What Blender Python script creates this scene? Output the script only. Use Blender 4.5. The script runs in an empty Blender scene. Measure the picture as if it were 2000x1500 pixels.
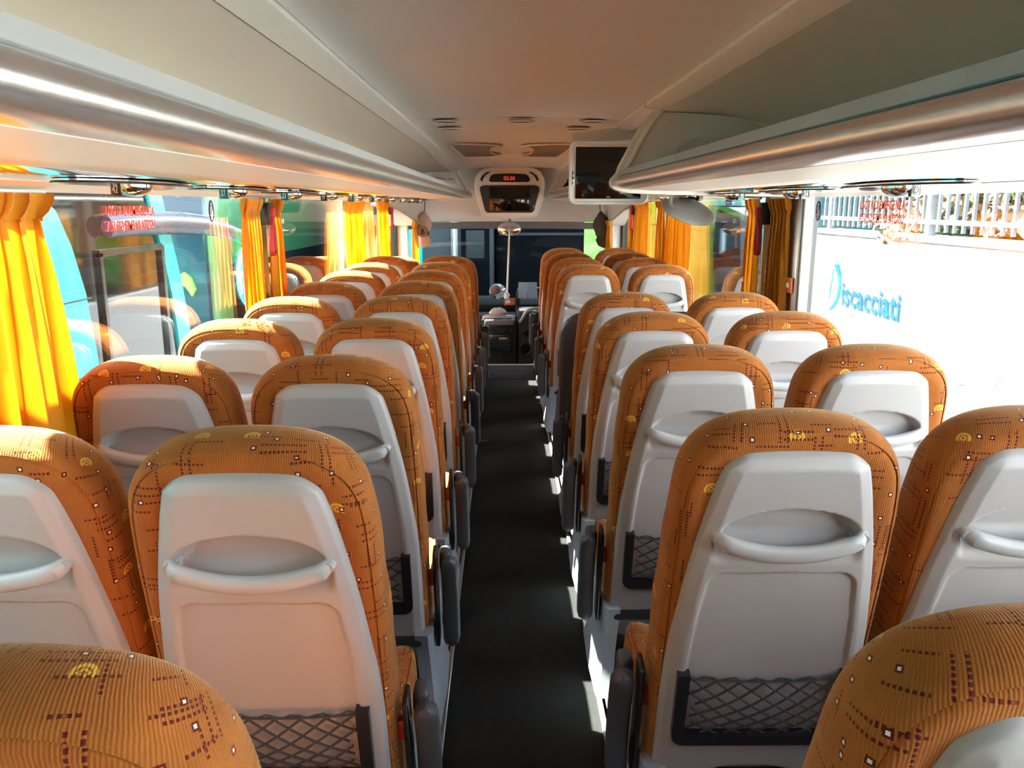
import bpy, bmesh, math, random
from mathutils import Vector, Matrix
random.seed(7)
R = math.radians
scene = bpy.context.scene
C = scene.collection

# ------------------------------------------------------------------ camera, sky, sun, exposure
cam_d = bpy.data.cameras.new('camera')
cam_d.sensor_width = 36.0
cam_d.lens = 1618.0 / 2000.0 * 36.0
cam_d.clip_start = 0.02
cam = bpy.data.objects.new('camera', cam_d)
C.objects.link(cam)
CAMX, CAMZ = -0.058, 1.60
cam.location = (CAMX, 0.0, CAMZ)
cam.rotation_euler = (R(90 - 12.2), 0, R(-0.52))
scene.camera = cam

SUN_DIR = Vector((-0.70, 0.14, 0.665)).normalized()      # towards the sun
world = bpy.data.worlds.new('world'); scene.world = world
world.use_nodes = True
wt = world.node_tree
sky = wt.nodes.new('ShaderNodeTexSky')
sky.sky_type = 'NISHITA'
sky.sun_disc = False
sky.sun_elevation = math.asin(SUN_DIR.z)
sky.sun_rotation = math.atan2(SUN_DIR.x, SUN_DIR.y)
bgn = wt.nodes['Background']
hs_n = wt.nodes.new('ShaderNodeHueSaturation'); hs_n.inputs['Saturation'].default_value = 0.5
wt.links.new(sky.outputs[0], hs_n.inputs['Color']); wt.links.new(hs_n.outputs[0], bgn.inputs[0])
bgn.inputs[1].default_value = 1.0
sun_d = bpy.data.lights.new('sun', 'SUN')
sun_d.energy = 38.0
sun_d.angle = R(0.6)
sun_d.color = (1.0, 0.93, 0.82)
sun = bpy.data.objects.new('sun', sun_d)
C.objects.link(sun)
sun.rotation_euler = SUN_DIR.to_track_quat('Z', 'Y').to_euler()
sun.location = (-8, 4, 12)

vs = scene.view_settings
vs.view_transform = 'Standard'; vs.look = 'None'; vs.gamma = 1.0
vs.use_curve_mapping = False
vs.exposure = 1.6
cy = scene.cycles
cy.max_bounces = 12; cy.diffuse_bounces = 8; cy.glossy_bounces = 4
cy.transmission_bounces = 4; cy.transparent_max_bounces = 16
cy.sample_clamp_indirect = 6.0
cy.caustics_reflective = False; cy.caustics_refractive = False
cy.use_denoising = True

# ------------------------------------------------------------------ materials
class E:
    """small expression helper over shader math nodes"""
    def __init__(s, t, k): s.t, s.k = t, k
    def op(s, o, name, rev=False):
        n = s.t.nodes.new('ShaderNodeMath'); n.operation = name
        a, b = (n.inputs[1], n.inputs[0]) if rev else (n.inputs[0], n.inputs[1])
        s.t.links.new(s.k, a)
        if isinstance(o, E): s.t.links.new(o.k, b)
        elif o is not None: b.default_value = o
        return E(s.t, n.outputs[0])
    def __add__(s, o): return s.op(o, 'ADD')
    __radd__ = __add__
    def __sub__(s, o): return s.op(o, 'SUBTRACT')
    def __rsub__(s, o): return s.op(o, 'SUBTRACT', True)
    def __mul__(s, o): return s.op(o, 'MULTIPLY')
    __rmul__ = __mul__
    def __truediv__(s, o): return s.op(o, 'DIVIDE')
    def __lt__(s, o): return s.op(o, 'LESS_THAN')
    def __gt__(s, o): return s.op(o, 'GREATER_THAN')
    def abs(s): return s.op(None, 'ABSOLUTE')
    def floor(s): return s.op(None, 'FLOOR')
    def fract(s): return s.op(None, 'FRACT')
    def max(s, o): return s.op(o, 'MAXIMUM')
    def min(s, o): return s.op(o, 'MINIMUM')
    def sqrt(s): return s.op(None, 'SQRT')
    def pow(s, o): return s.op(o, 'POWER')

def mat(name, col, rough=0.5, metal=0.0, spec=0.5, noise=0.0, nscale=8.0, bump=0.0, bscale=120.0,
        sheen=0.0, emit=None, estr=0.0, coat=0.0):
    m = bpy.data.materials.new(name); m.use_nodes = True
    t = m.node_tree; b = t.nodes['Principled BSDF']
    c4 = (col[0], col[1], col[2], 1)
    b.inputs['Base Color'].default_value = c4
    b.inputs['Roughness'].default_value = rough
    b.inputs['Metallic'].default_value = metal
    b.inputs['Specular IOR Level'].default_value = spec
    b.inputs['Coat Weight'].default_value = coat
    tc = t.nodes.new('ShaderNodeTexCoord')
    if noise > 0:
        n = t.nodes.new('ShaderNodeTexNoise'); n.inputs['Scale'].default_value = nscale
        n.inputs['Detail'].default_value = 4
        t.links.new(tc.outputs['Object'], n.inputs['Vector'])
        mx = t.nodes.new('ShaderNodeMix'); mx.data_type = 'RGBA'
        mx.inputs[6].default_value = tuple(x * (1 - noise) for x in col) + (1,)
        mx.inputs[7].default_value = tuple(min(1, x * (1 + noise)) for x in col) + (1,)
        t.links.new(n.outputs[0], mx.inputs[0])
        t.links.new(mx.outputs[2], b.inputs['Base Color'])
    if bump > 0:
        n = t.nodes.new('ShaderNodeTexNoise'); n.inputs['Scale'].default_value = bscale
        t.links.new(tc.outputs['Object'], n.inputs['Vector'])
        bp = t.nodes.new('ShaderNodeBump'); bp.inputs['Strength'].default_value = bump
        bp.inputs['Distance'].default_value = 0.002
        t.links.new(n.outputs[0], bp.inputs['Height'])
        t.links.new(bp.outputs[0], b.inputs['Normal'])
    if sheen > 0:
        b.inputs['Sheen Weight'].default_value = sheen
        b.inputs['Sheen Roughness'].default_value = 0.4
    if emit:
        b.inputs['Emission Color'].default_value = tuple(emit) + (1,)
        b.inputs['Emission Strength'].default_value = estr
    return m

def fabric_mat():
    m = bpy.data.materials.new('patterned_moquette'); m.use_nodes = True
    t = m.node_tree; b = t.nodes['Principled BSDF']
    uv = t.nodes.new('ShaderNodeUVMap')
    oi = t.nodes.new('ShaderNodeObjectInfo')
    sp = t.nodes.new('ShaderNodeSeparateXYZ'); t.links.new(uv.outputs[0], sp.inputs[0])
    rnd = E(t, oi.outputs['Random'])
    U = E(t, sp.outputs[0]) + rnd * 7.31
    V = E(t, sp.outputs[1]) + rnd * 3.77
    def cell(px, py, sx, sy, seed):
        a = px / sx; c = py / sy
        ia, ic = a.floor(), c.floor()
        cb = t.nodes.new('ShaderNodeCombineXYZ')
        t.links.new(ia.k, cb.inputs[0]); t.links.new(ic.k, cb.inputs[1]); cb.inputs[2].default_value = seed
        wn = t.nodes.new('ShaderNodeTexWhiteNoise'); wn.noise_dimensions = '3D'
        t.links.new(cb.outputs[0], wn.inputs[0])
        sc = t.nodes.new('ShaderNodeSeparateColor'); t.links.new(wn.outputs['Color'], sc.inputs[0])
        return a - ia, c - ic, [E(t, sc.outputs[i]) for i in range(3)], E(t, wn.outputs['Value'])
    red = None; white = None
    def orr(a, b): return b if a is None else a.max(b)
    # little squares with a white core
    for seed, s, g in ((1.5, 0.062, 0.42), (8.5, 0.083, 0.5)):
        fx, fy, r, w = cell(U + seed * 0.013, V, s, s, seed)
        d = ((fx - (r[0] * 0.6 + 0.2)).abs()).max((fy - (r[1] * 0.6 + 0.2)).abs()) * s
        gate = r[2] > g
        red = orr(red, (d < 0.0050) * gate)
        white = orr(white, (d < 0.0023) * gate)
    # dashed lines, single and double, both ways
    for seed, px, py, sx, sy, g, dbl in ((21.5, U, V, .098, .047, .2, 0), (22.5, U, V, .125, .09, .3, .0075),
                                         (23.5, V, U, .11, .075, .42, .007), (24.5, V, U, .085, .10, .5, 0)):
        fx, fy, r, w = cell(px + seed * .01, py + .013, sx, sy, seed)
        d = ((fy - (r[0] * 0.5 + 0.25)).abs()) * sy
        if dbl: d = (d - dbl).abs()
        st = r[1] * 0.35
        on = (d < 0.0021) * (fx > st) * (fx < (st + r[2] * 0.4 + 0.3)) * ((px / 0.0072).fract() < 0.62) * (w > g)
        red = orr(red, on)
    # yellow hooks
    fx, fy, r, w = cell(U + .03, V + .05, .135, .135, 41.5)
    dx = (fx - (r[0] * 0.5 + 0.25)) * .135; dy = (fy - (r[1] * 0.5 + 0.25)) * .135
    dist = (dx * dx + dy * dy).sqrt()
    sq = dx.abs() + dy.abs()
    hook = (((dist - .0115).abs() < .0026).max((sq - .006).abs() < .0022)) * (dy > -.006) * (r[2] > .4)
    # base colour
    no = t.nodes.new('ShaderNodeTexNoise'); no.inputs['Scale'].default_value = 9; no.inputs['Detail'].default_value = 7; no.inputs['Roughness'].default_value = .65
    t.links.new(uv.outputs[0], no.inputs['Vector'])
    rib = ((U / 0.0042).fract() - 0.5).abs() * 2.0
    nz = E(t, no.outputs[0])
    def mix(f, a, bb):
        mx = t.nodes.new('ShaderNodeMix'); mx.data_type = 'RGBA'
        t.links.new(f.k, mx.inputs[0])
        for i, c in ((6, a), (7, bb)):
            if isinstance(c, tuple): mx.inputs[i].default_value = c + (1,)
            else: t.links.new(c, mx.inputs[i])
        return mx.outputs[2]
    c = mix(nz, (.14, .036, .007), (.42, .130, .023))
    c = mix(rib * 0.25, c, (.52, .20, .045))
    c = mix(hook * 0.85, c, (.72, .40, .05))
    c = mix(red * 0.95, c, (.085, .008, .008))
    c = mix(white, c, (.78, .66, .60))
    t.links.new(c, b.inputs['Base Color'])
    b.inputs['Roughness'].default_value = 0.9
    b.inputs['Specular IOR Level'].default_value = 0.15
    b.inputs['Sheen Weight'].default_value = 0.6
    b.inputs['Sheen Roughness'].default_value = 0.35
    b.inputs['Sheen Tint'].default_value = (1.0, .72, .42, 1)
    n2 = t.nodes.new('ShaderNodeTexNoise'); n2.inputs['Scale'].default_value = 380
    t.links.new(uv.outputs[0], n2.inputs['Vector'])
    bp = t.nodes.new('ShaderNodeBump'); bp.inputs['Strength'].default_value = .5; bp.inputs['Distance'].default_value = .002
    hh = rib * 0.5 + E(t, n2.outputs[0]) * 0.7
    t.links.new(hh.k, bp.inputs['Height']); t.links.new(bp.outputs[0], b.inputs['Normal'])
    return m

def curtain_mat():
    m = bpy.data.materials.new('curtain_cloth'); m.use_nodes = True
    t = m.node_tree; b = t.nodes['Principled BSDF']; out = t.nodes['Material Output']
    b.inputs['Base Color'].default_value = (.55, .215, .012, 1)
    b.inputs['Roughness'].default_value = .8; b.inputs['Specular IOR Level'].default_value = .2
    b.inputs['Sheen Weight'].default_value = .2
    tc = t.nodes.new('ShaderNodeTexCoord')
    n = t.nodes.new('ShaderNodeTexNoise'); n.inputs['Scale'].default_value = 420
    t.links.new(tc.outputs['Object'], n.inputs['Vector'])
    bp = t.nodes.new('ShaderNodeBump'); bp.inputs['Strength'].default_value = .3; bp.inputs['Distance'].default_value = .001
    t.links.new(n.outputs[0], bp.inputs['Height']); t.links.new(bp.outputs[0], b.inputs['Normal'])
    tr = t.nodes.new('ShaderNodeBsdfTranslucent'); tr.inputs[0].default_value = (.85, .25, .003, 1)
    mx = t.nodes.new('ShaderNodeMixShader'); mx.inputs[0].default_value = .20
    t.links.new(b.outputs[0], mx.inputs[1]); t.links.new(tr.outputs[0], mx.inputs[2])
    t.links.new(mx.outputs[0], out.inputs[0])
    return m

def glass_mat(name, tint, f0=0.05, rough=0.0):
    m = bpy.data.materials.new(name); m.use_nodes = True
    t = m.node_tree; t.nodes.remove(t.nodes['Principled BSDF']); out = t.nodes['Material Output']
    tr = t.nodes.new('ShaderNodeBsdfTransparent'); tr.inputs[0].default_value = tint + (1,)
    gl = t.nodes.new('ShaderNodeBsdfGlossy'); gl.inputs['Roughness'].default_value = rough
    gl.inputs['Color'].default_value = (1, 1, 1, 1)
    lw = t.nodes.new('ShaderNodeLayerWeight'); lw.inputs[0].default_value = .5
    f = E(t, lw.outputs['Facing']).pow(5.0) * (1 - f0) + f0
    mx = t.nodes.new('ShaderNodeMixShader')
    t.links.new(f.k, mx.inputs[0]); t.links.new(tr.outputs[0], mx.inputs[1]); t.links.new(gl.outputs[0], mx.inputs[2])
    t.links.new(mx.outputs[0], out.inputs[0])
    return m

M = {
 'fabric': fabric_mat(), 'curtain': curtain_mat(),
 'glass': glass_mat('window_glass', (.91, .94, .93), .028),
 'screenglass': glass_mat('windscreen_glass', (.80, .84, .84), .010),
 'shell': mat('seat_shell_plastic', (.38, .365, .365), .42, bump=.12, bscale=420, noise=.03, nscale=5),
 'handle': mat('seat_handle_plastic', (.41, .415, .42), .38, bump=.08, bscale=300),
 'pocket': mat('pocket_black_plastic', (.012, .012, .015), .35),
 'net': mat('elastic_net_cord', (.035, .036, .042), .7),
 'arm': mat('armrest_plastic', (.052, .056, .070), .48, bump=.15, bscale=500),
 'armlight': mat('armrest_pale_plastic', (.34, .40, .38), .4),
 'pedestal': mat('pedestal_plastic', (.30, .34, .40), .45),
 'belt': mat('belt_red_plastic', (.35, .02, .018), .35),
 'carpet': mat('aisle_carpet', (.019, .020, .020), .95, spec=.15, noise=.25, nscale=30, bump=.6, bscale=500),
 'platform': mat('platform_rubber', (.12, .13, .15), .6, noise=.1),
 'alu': mat('brushed_aluminium', (.55, .56, .57), .38, metal=.85),
 'ceiling': mat('ceiling_panel', (.78, .77, .73), .5, noise=.03, nscale=2),
 'rackceil': mat('rack_ceiling_laminate', (.80, .75, .67), .42, noise=.02, nscale=2),
 'strip': mat('ceiling_strip', (.80, .78, .74), .4),
 'under': mat('rack_underside_plastic', (.70, .66, .60), .45),
 'rail': mat('rack_silver_rail', (.62, .61, .60), .27, metal=.9),
 'lip': mat('rack_lip', (.34, .36, .37), .4, metal=.1),
 'chrome': mat('service_chrome', (.80, .80, .80), .10, metal=1.0),
 'white': mat('white_moulding', (.74, .74, .72), .4),
 'front': mat('front_panel_plastic', (.80, .80, .77), .45, noise=.02, nscale=3),
 'band': mat('grey_band', (.17, .18, .20), .5),
 'black': mat('black_plastic', (.012, .012, .013), .3),
 'matblack': mat('matt_black', (.010, .010, .011), .85, spec=.08),
 'dash': mat('dash_grey', (.025, .030, .032), .6, spec=.2),
 'screen': mat('screen_glass', (.004, .004, .005), .06),
 'led': mat('clock_led', (.3, .01, .01), .5, emit=(1, .03, .02), estr=.5),
 'grille': mat('speaker_grille', (.34, .31, .26), .6, bump=.5, bscale=600),
 'mirror': mat('mirror_glass', (.9, .9, .9), .02, metal=1.0),
 'red': mat('red_hammer_plastic', (.48, .022, .025), .4),
 'redtext': mat('red_sticker_print', (.55, .045, .02), .5),
 'navy': mat('navy_sticker', (.03, .03, .12), .5),
 'stwhite': mat('sticker_white', (.85, .85, .82), .5),
 'stred': mat('sticker_red', (.62, .05, .05), .5),
 'stblue': mat('sticker_blue', (.04, .18, .6), .5),
 'wallgrey': mat('side_wall_laminate', (.30, .29, .28), .6),
 'pillar': mat('dark_pillar', (.035, .032, .030), .5),
 'capbeige': mat('beige_cotton', (.50, .42, .33), .9, noise=.1, nscale=30, bump=.3),
 'capring': mat('cap_badge', (.30, .23, .18), .8),
 'capdark': mat('dark_cotton', (.075, .068, .060), .85, noise=.2, nscale=30, bump=.3),
 'silver': mat('console_silver', (.45, .47, .50), .35, metal=.6),
 'tube': mat('grey_grab_rail', (.42, .46, .50), .35, metal=.3),
 'paper': mat('paper', (.20, .27, .33), .8),
 'plasticbag': mat('pale_plastic_bag', (.62, .66, .66), .45, noise=.2, nscale=25, bump=.6, bscale=40),
 'orange': mat('orange_card', (.72, .14, .03), .6),
 'fur': mat('white_fleece', (.42, .40, .37), .95, noise=.25, nscale=60, bump=1.0, bscale=150),
 'turq': mat('turquoise_paint', (.0, .50, .52), .35, coat=.2),
 'green': mat('green_paint', (.03, .17, .06), .3, coat=.4),
 'lime': mat('lime_paint', (.20, .75, .05), .35, coat=.3),
 'teal': mat('teal_paint', (.02, .13, .14), .35, coat=.4),
 'coachglass': mat('dark_coach_glass', (.008, .010, .012), .06),
 'darkrear': mat('dull_black_glass', (.004, .005, .006), .9, spec=.0),
 'coachblue': mat('blue_coach_glass', (.02, .035, .05), .12),
 'mirrorarm': mat('blue_grey_mirror_arm', (.035, .042, .075), .4),
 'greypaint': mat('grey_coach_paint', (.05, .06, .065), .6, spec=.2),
 'brown': mat('brown_interior', (.13, .06, .045), .8),
 'asphalt': mat('asphalt', (.11, .11, .11), .95, noise=.2, nscale=6, bump=.4, bscale=80),
 'wall': mat('white_render', (.78, .79, .79), .85, noise=.05, nscale=1.6, bump=.2, bscale=60),
 'coping': mat('wall_coping', (.14, .15, .17), .8, noise=.2, nscale=10),
 'teallet': mat('teal_lettering', (.0, .035, .055), .8, spec=.1),
 'tealsh': mat('blue_lettering_edge', (.01, .02, .06), .8, spec=.1),
 'fence': mat('galvanised_bar', (.20, .215, .24), .5, metal=.2),
 'leaf': mat('green_leaf', (.035, .065, .012), .7, noise=.4, nscale=3),
 'leafy': mat('yellow_green_leaf', (.12, .14, .022), .7, noise=.3, nscale=3),
 'leafdry': mat('dry_leaf', (.20, .14, .08), .85, noise=.3, nscale=4),
 'stem': mat('woody_stem', (.16, .12, .09), .9),
 'graffiti': mat('faded_grey_paint', (.60, .68, .70), .85),
}

# ------------------------------------------------------------------ mesh helpers
def catmull(pts, n):
    """resample a polyline of equal-length tuples with a Catmull-Rom spline"""
    P = [Vector(p) for p in pts]
    out = []
    m = len(P) - 1
    for i in range(n + 1):
        x = i / n * m
        k = min(int(x), m - 1); f = x - k
        p0 = P[max(k - 1, 0)]; p1 = P[k]; p2 = P[k + 1]; p3 = P[min(k + 2, m)]
        out.append(.5 * ((2 * p1) + (p2 - p0) * f + (2 * p0 - 5 * p1 + 4 * p2 - p3) * f * f
                         + (3 * p1 - p0 - 3 * p2 + p3) * f ** 3))
    return out

def lin(tab, x):
    if x <= tab[0][0]: return tab[0][1]
    for (a, b), (c, d) in zip(tab, tab[1:]):
        if x <= c:
            f = (x - a) / (c - a); return b + (d - b) * f
    return tab[-1][1]

def sstep(a, b, x):
    f = max(0.0, min(1.0, (x - a) / (b - a)))
    return f * f * (3 - 2 * f)

class MB:
    def __init__(s): s.v = []; s.f = []; s.uv = {}
    def add(s, vs, fs):
        o = len(s.v); s.v += [tuple(p) for p in vs]
        s.f += [tuple(i + o for i in f) for f in fs]
        return o
    def box(s, x0, x1, y0, y1, z0, z1, bev=0.0, seg=2, mtx=None):
        bm = bmesh.new()
        bmesh.ops.create_cube(bm, size=1)
        for v in bm.verts:
            v.co = Vector(((x0 + x1) / 2 + v.co.x * (x1 - x0), (y0 + y1) / 2 + v.co.y * (y1 - y0), (z0 + z1) / 2 + v.co.z * (z1 - z0)))
        if bev > 0:
            bmesh.ops.bevel(bm, geom=bm.edges[:], offset=bev, segments=seg, affect='EDGES', profile=.5)
        if mtx: bmesh.ops.transform(bm, matrix=mtx, verts=bm.verts)
        bm.verts.index_update()
        s.add([v.co for v in bm.verts], [[v.index for v in f.verts] for f in bm.faces])
        bm.free(); return s
    def loft(s, rings, closed=True, cap0=True, cap1=True, uvs=None):
        n = len(rings[0]); o = len(s.v)
        for k, r in enumerate(rings):
            for i, p in enumerate(r):
                if uvs: s.uv[len(s.v)] = uvs[k][i]
                s.v.append(tuple(p))
        m = n if closed else n - 1
        for k in range(len(rings) - 1):
            for i in range(m):
                a = o + k * n + i; b = o + k * n + (i + 1) % n
                s.f.append((a, b, b + n, a + n))
        if cap0: s.f.append(tuple(o + i for i in range(n))[::-1])
        if cap1: s.f.append(tuple(o + (len(rings) - 1) * n + i for i in range(n)))
        return s
    def tube(s, pts, r, n=8, cap=True, closed=False, flat=None, up=None):
        """flat=(a,b): elliptical section with a along 'up', b across"""
        P = [Vector(p) for p in pts]; m = len(P)
        rings = []; ref = Vector(up) if up else None
        prevu = None
        for i, p in enumerate(P):
            if closed: d = P[(i + 1) % m] - P[i - 1]
            else: d = P[min(i + 1, m - 1)] - P[max(i - 1, 0)]
            d.normalize()
            if ref is not None: u = ref - d * ref.dot(d)
            elif prevu is not None: u = prevu - d * prevu.dot(d)
            else:
                q = Vector((0, 0, 1)) if abs(d.z) < .9 else Vector((1, 0, 0))
                u = q - d * q.dot(d)
            u.normalize(); prevu = u
            w = d.cross(u)
            rr = r[i] if isinstance(r, (list, tuple)) else r
            a, b = flat if flat else (1, 1)
            rings.append([p + u * (math.cos(2 * math.pi * k / n) * rr * a) + w * (math.sin(2 * math.pi * k / n) * rr * b) for k in range(n)])
        if closed: rings.append(rings[0]); cap = False
        return s.loft(rings, True, cap, cap)
    def prism(s, poly, fn, t0, t1):
        """poly: list of (a,b); fn(a,b,t)->xyz; simple extrusion"""
        n = len(poly); o = len(s.v)
        for t in (t0, t1):
            for a, b in poly: s.v.append(tuple(fn(a, b, t)))
        s.f.append(tuple(o + i for i in range(n))[::-1])
        s.f.append(tuple(o + n + i for i in range(n)))
        for i in range(n):
            j = (i + 1) % n
            s.f.append((o + i, o + j, o + n + j, o + n + i))
        return s
    def sphere(s, c, rx, ry, rz, nu=16, nv=10, fn=None):
        rings = []
        for j in range(1, nv):
            a = math.pi * j / nv
            ring = []
            for i in range(nu):
                b = 2 * math.pi * i / nu
                p = Vector((math.sin(a) * math.cos(b), math.sin(a) * math.sin(b), math.cos(a)))
                if fn: p = fn(p)
                ring.append((c[0] + p.x * rx, c[1] + p.y * ry, c[2] + p.z * rz))
            rings.append(ring)
        return s.loft(rings)
    def mesh(s, name, sharp=35, flip=True):
        me = bpy.data.meshes.new(name)
        me.from_pydata(s.v, [], s.f)
        if flip:
            bm = bmesh.new(); bm.from_mesh(me)
            bmesh.ops.recalc_face_normals(bm, faces=bm.faces); bm.to_mesh(me); bm.free()
        me.shade_smooth(); me.set_sharp_from_angle(angle=R(sharp))
        if s.uv:
            l = me.uv_layers.new(name='UVMap')
            for lp in me.loops:
                l.data[lp.index].uv = s.uv.get(lp.vertex_index, (0, 0))
        me.update(); return me
    def build(s, name, m, parent=None, **k):
        me = s.mesh(name, **k)
        me.materials.append(M[m])
        return link(name, me, parent)

def link(name, me, parent=None):
    o = bpy.data.objects.new(name, me); C.objects.link(o)
    if parent: o.parent = parent
    return o

def tag(o, label, cat, group=None, kind=None):
    o['label'] = label; o['category'] = cat
    if group: o['group'] = group
    if kind: o['kind'] = kind
    return o

def thing(name, label, cat, loc=(0, 0, 0), rz=0, group=None):
    o = bpy.data.objects.new(name, None); C.objects.link(o)
    o.location = loc; o.rotation_euler = (0, 0, rz); o.empty_display_size = .05
    return tag(o, label, cat, group)

def struct(name, label=None, cat=None):
    o = bpy.data.objects.new(name, None); C.objects.link(o)
    o['kind'] = 'structure'; o.empty_display_size = .05
    if label: o['label'] = label
    if cat: o['category'] = cat
    return o

def smesh(name, mb, m, label=None, cat=None, **k):
    o = mb.build(name, m, None, **k); o['kind'] = 'structure'
    if label: o['label'] = label
    if cat: o['category'] = cat
    return o

def text_mb(body, size, ext=.0006, align='LEFT', offset=0.0, space=1.0):
    cu = bpy.data.curves.new('lettering', 'FONT')
    cu.body = body; cu.size = size; cu.extrude = ext; cu.align_x = align; cu.align_y = 'BOTTOM_BASELINE'
    cu.resolution_u = 3; cu.offset = offset; cu.space_character = space
    ob = bpy.data.objects.new('lettering_source', cu); C.objects.link(ob)
    dg = bpy.context.evaluated_depsgraph_get()
    me = bpy.data.meshes.new_from_object(ob.evaluated_get(dg))
    mb = MB(); mb.add([v.co.copy() for v in me.vertices], [list(p.vertices) for p in me.polygons])
    bpy.data.objects.remove(ob); bpy.data.meshes.remove(me); bpy.data.curves.remove(cu)
    return mb

def place(mb, org, ax, ay, az=None, mirror=False):
    ax, ay, org = Vector(ax), Vector(ay), Vector(org)
    az = Vector(az) if az else ax.cross(ay)
    s = -1 if mirror else 1
    mb.v = [tuple(org + ax * (p[0] * s) + ay * p[1] + az * p[2]) for p in mb.v]
    return mb

ORD = ['first', 'second', 'third', 'fourth', 'fifth', 'sixth', 'seventh', 'eighth', 'ninth', 'tenth', 'eleventh']

# ================================================================== the setting: shell of the coach
Y0, Y1 = -1.7, 9.85
# floor
smesh('floor', MB().box(-.245, .245, Y0, 8.34, -.06, 0.0), 'carpet', 'dark charcoal aisle carpet between the seat rows', 'floor')
for sd, nm in ((-1, 'left'), (1, 'right')):
    p = MB()
    a, b = sorted((sd * .262, sd * 1.265))
    p.box(a, b, Y0, 8.30, -.06, .05)
    o = smesh('platform_' + nm, p, 'platform', 'grey raised seat platform along the aisle', 'platform')
    q = MB()
    for (u0, u1, z0, z1) in ((.245, .262, -.06, .012), (.262, .275, .0, .056), (.283, .292, .05, .058), (.300, .309, .05, .058)):
        a, b = sorted((sd * u0, sd * u1)); q.box(a, b, Y0, 8.30, z0, z1, .002, 1)
    q.build('aisle_edge_trim', 'alu', o)
# front well and steps
st = struct('stair_front', 'black ribbed steps down to the driver area', 'steps')
for k in range(3):
    MB().box(-.55, 1.1, 8.34 + k * .27, 8.61 + k * .27 + (1.4 if k == 2 else 0), -1.0, -.16 - k * .18, .004, 1).build('step', 'matblack', st)
    for j in range(4):
        MB().box(-.5, 1.0, 8.37 + k * .27 + j * .055, 8.39 + k * .27 + j * .055, -.17 - k * .18, -.155 - k * .18).build('tread_rib', 'black', st)
MB().box(-.262, .262, 8.30, 8.345, -.30, .006, .003, 1).build('nosing', 'alu', st)
# floor hatch
h = thing('floor_hatch', 'thin framed hatch set in the dark floor at the front of the aisle', 'hatch', (0, 7.85, 0))
MB().box(-.205, .205, -.21, .21, .0, .003, .001, 1).build('hatch_lid', 'carpet', h)
hm = MB()
for (a, b, c, d) in ((-.215, .215, -.225, -.213), (-.215, .215, .213, .225), (-.215, -.205, -.213, .213), (.205, .215, -.213, .213)):
    hm.box(a, b, c, d, .0, .006, .001, 1)
hm.build('hatch_frame', 'dash', h)

# ceiling centre panels
def ceil_z(y): return 2.02 - .035 * sstep(6.1, 7.3, y)
ce = struct('ceiling', 'warm grey moulded ceiling panel over the aisle', 'ceiling')
def ceil_panel(y0, y1, n):
    m = MB(); rings = []
    for i in range(n + 1):
        y = y0 + (y1 - y0) * i / n; z = ceil_z(y)
        prof = [(-.537, z), (-.50, z + .012), (-.3, z + .02), (0, z + .023), (.3, z + .02), (.50, z + .012), (.537, z)]
        rings.append([(a, y, b) for a, b in prof] + [(.537, y, z + .06), (-.537, y, z + .06)])
    return m.loft(rings)
ceil_panel(Y0, 4.455, 6).build('ceiling_panel', 'ceiling', ce)
ceil_panel(4.463, 9.62, 40).build('ceiling_panel', 'ceiling', ce)
# side strips, seams and rack ceilings
for sd, nm in ((-1, 'left'), (1, 'right')):
    s_ = struct('trim_' + nm, 'pale longitudinal strip between ceiling panel and rack ceiling', 'trim')
    segs = [(Y0, 5.05), (5.06, 9.62)] if sd < 0 else [(Y0, 3.66), (3.70, 9.62)]
    for (a, b) in segs:
        n = 24
        rings = []
        for i in range(n + 1):
            y = a + (b - a) * i / n; dz = ceil_z(y) - 2.02
            rings.append([(sd * u, y, z + dz) for u, z in ((.541, 2.008), (.548, 2.004), (.600, 1.996), (.622, 1.990), (.626, 1.998), (.60, 2.03), (.541, 2.04))])
        MB().loft(rings).build('strip', 'strip', s_)
    rc = MB(); rings = []
    prof = catmull([(.632, 1.994), (.75, 1.992), (.88, 1.985), (1.0, 1.968), (1.12, 1.93), (1.21, 1.85), (1.255, 1.75), (1.265, 1.66)], 24)
    for i in range(25):
        y = Y0 + (9.62 - Y0) * i / 24; dz = ceil_z(y) - 2.02
        rings.append([(sd * p.x, y, p.y + dz) for p in prof] + [(sd * 1.34, y, 1.66), (sd * 1.34, y, 2.1), (sd * .632, y, 2.1)])
    rc.loft(rings)
    smesh('rack_ceiling_' + nm, rc, 'rackceil', 'smooth grey ceiling above the open luggage rack', 'ceiling')
# outer roof to keep the sun out
smesh('roof', MB().box(-1.36, 1.36, Y0 - .1, 10.2, 2.09, 2.20, .03), 'white', 'outer roof of the coach', 'roof')

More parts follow.
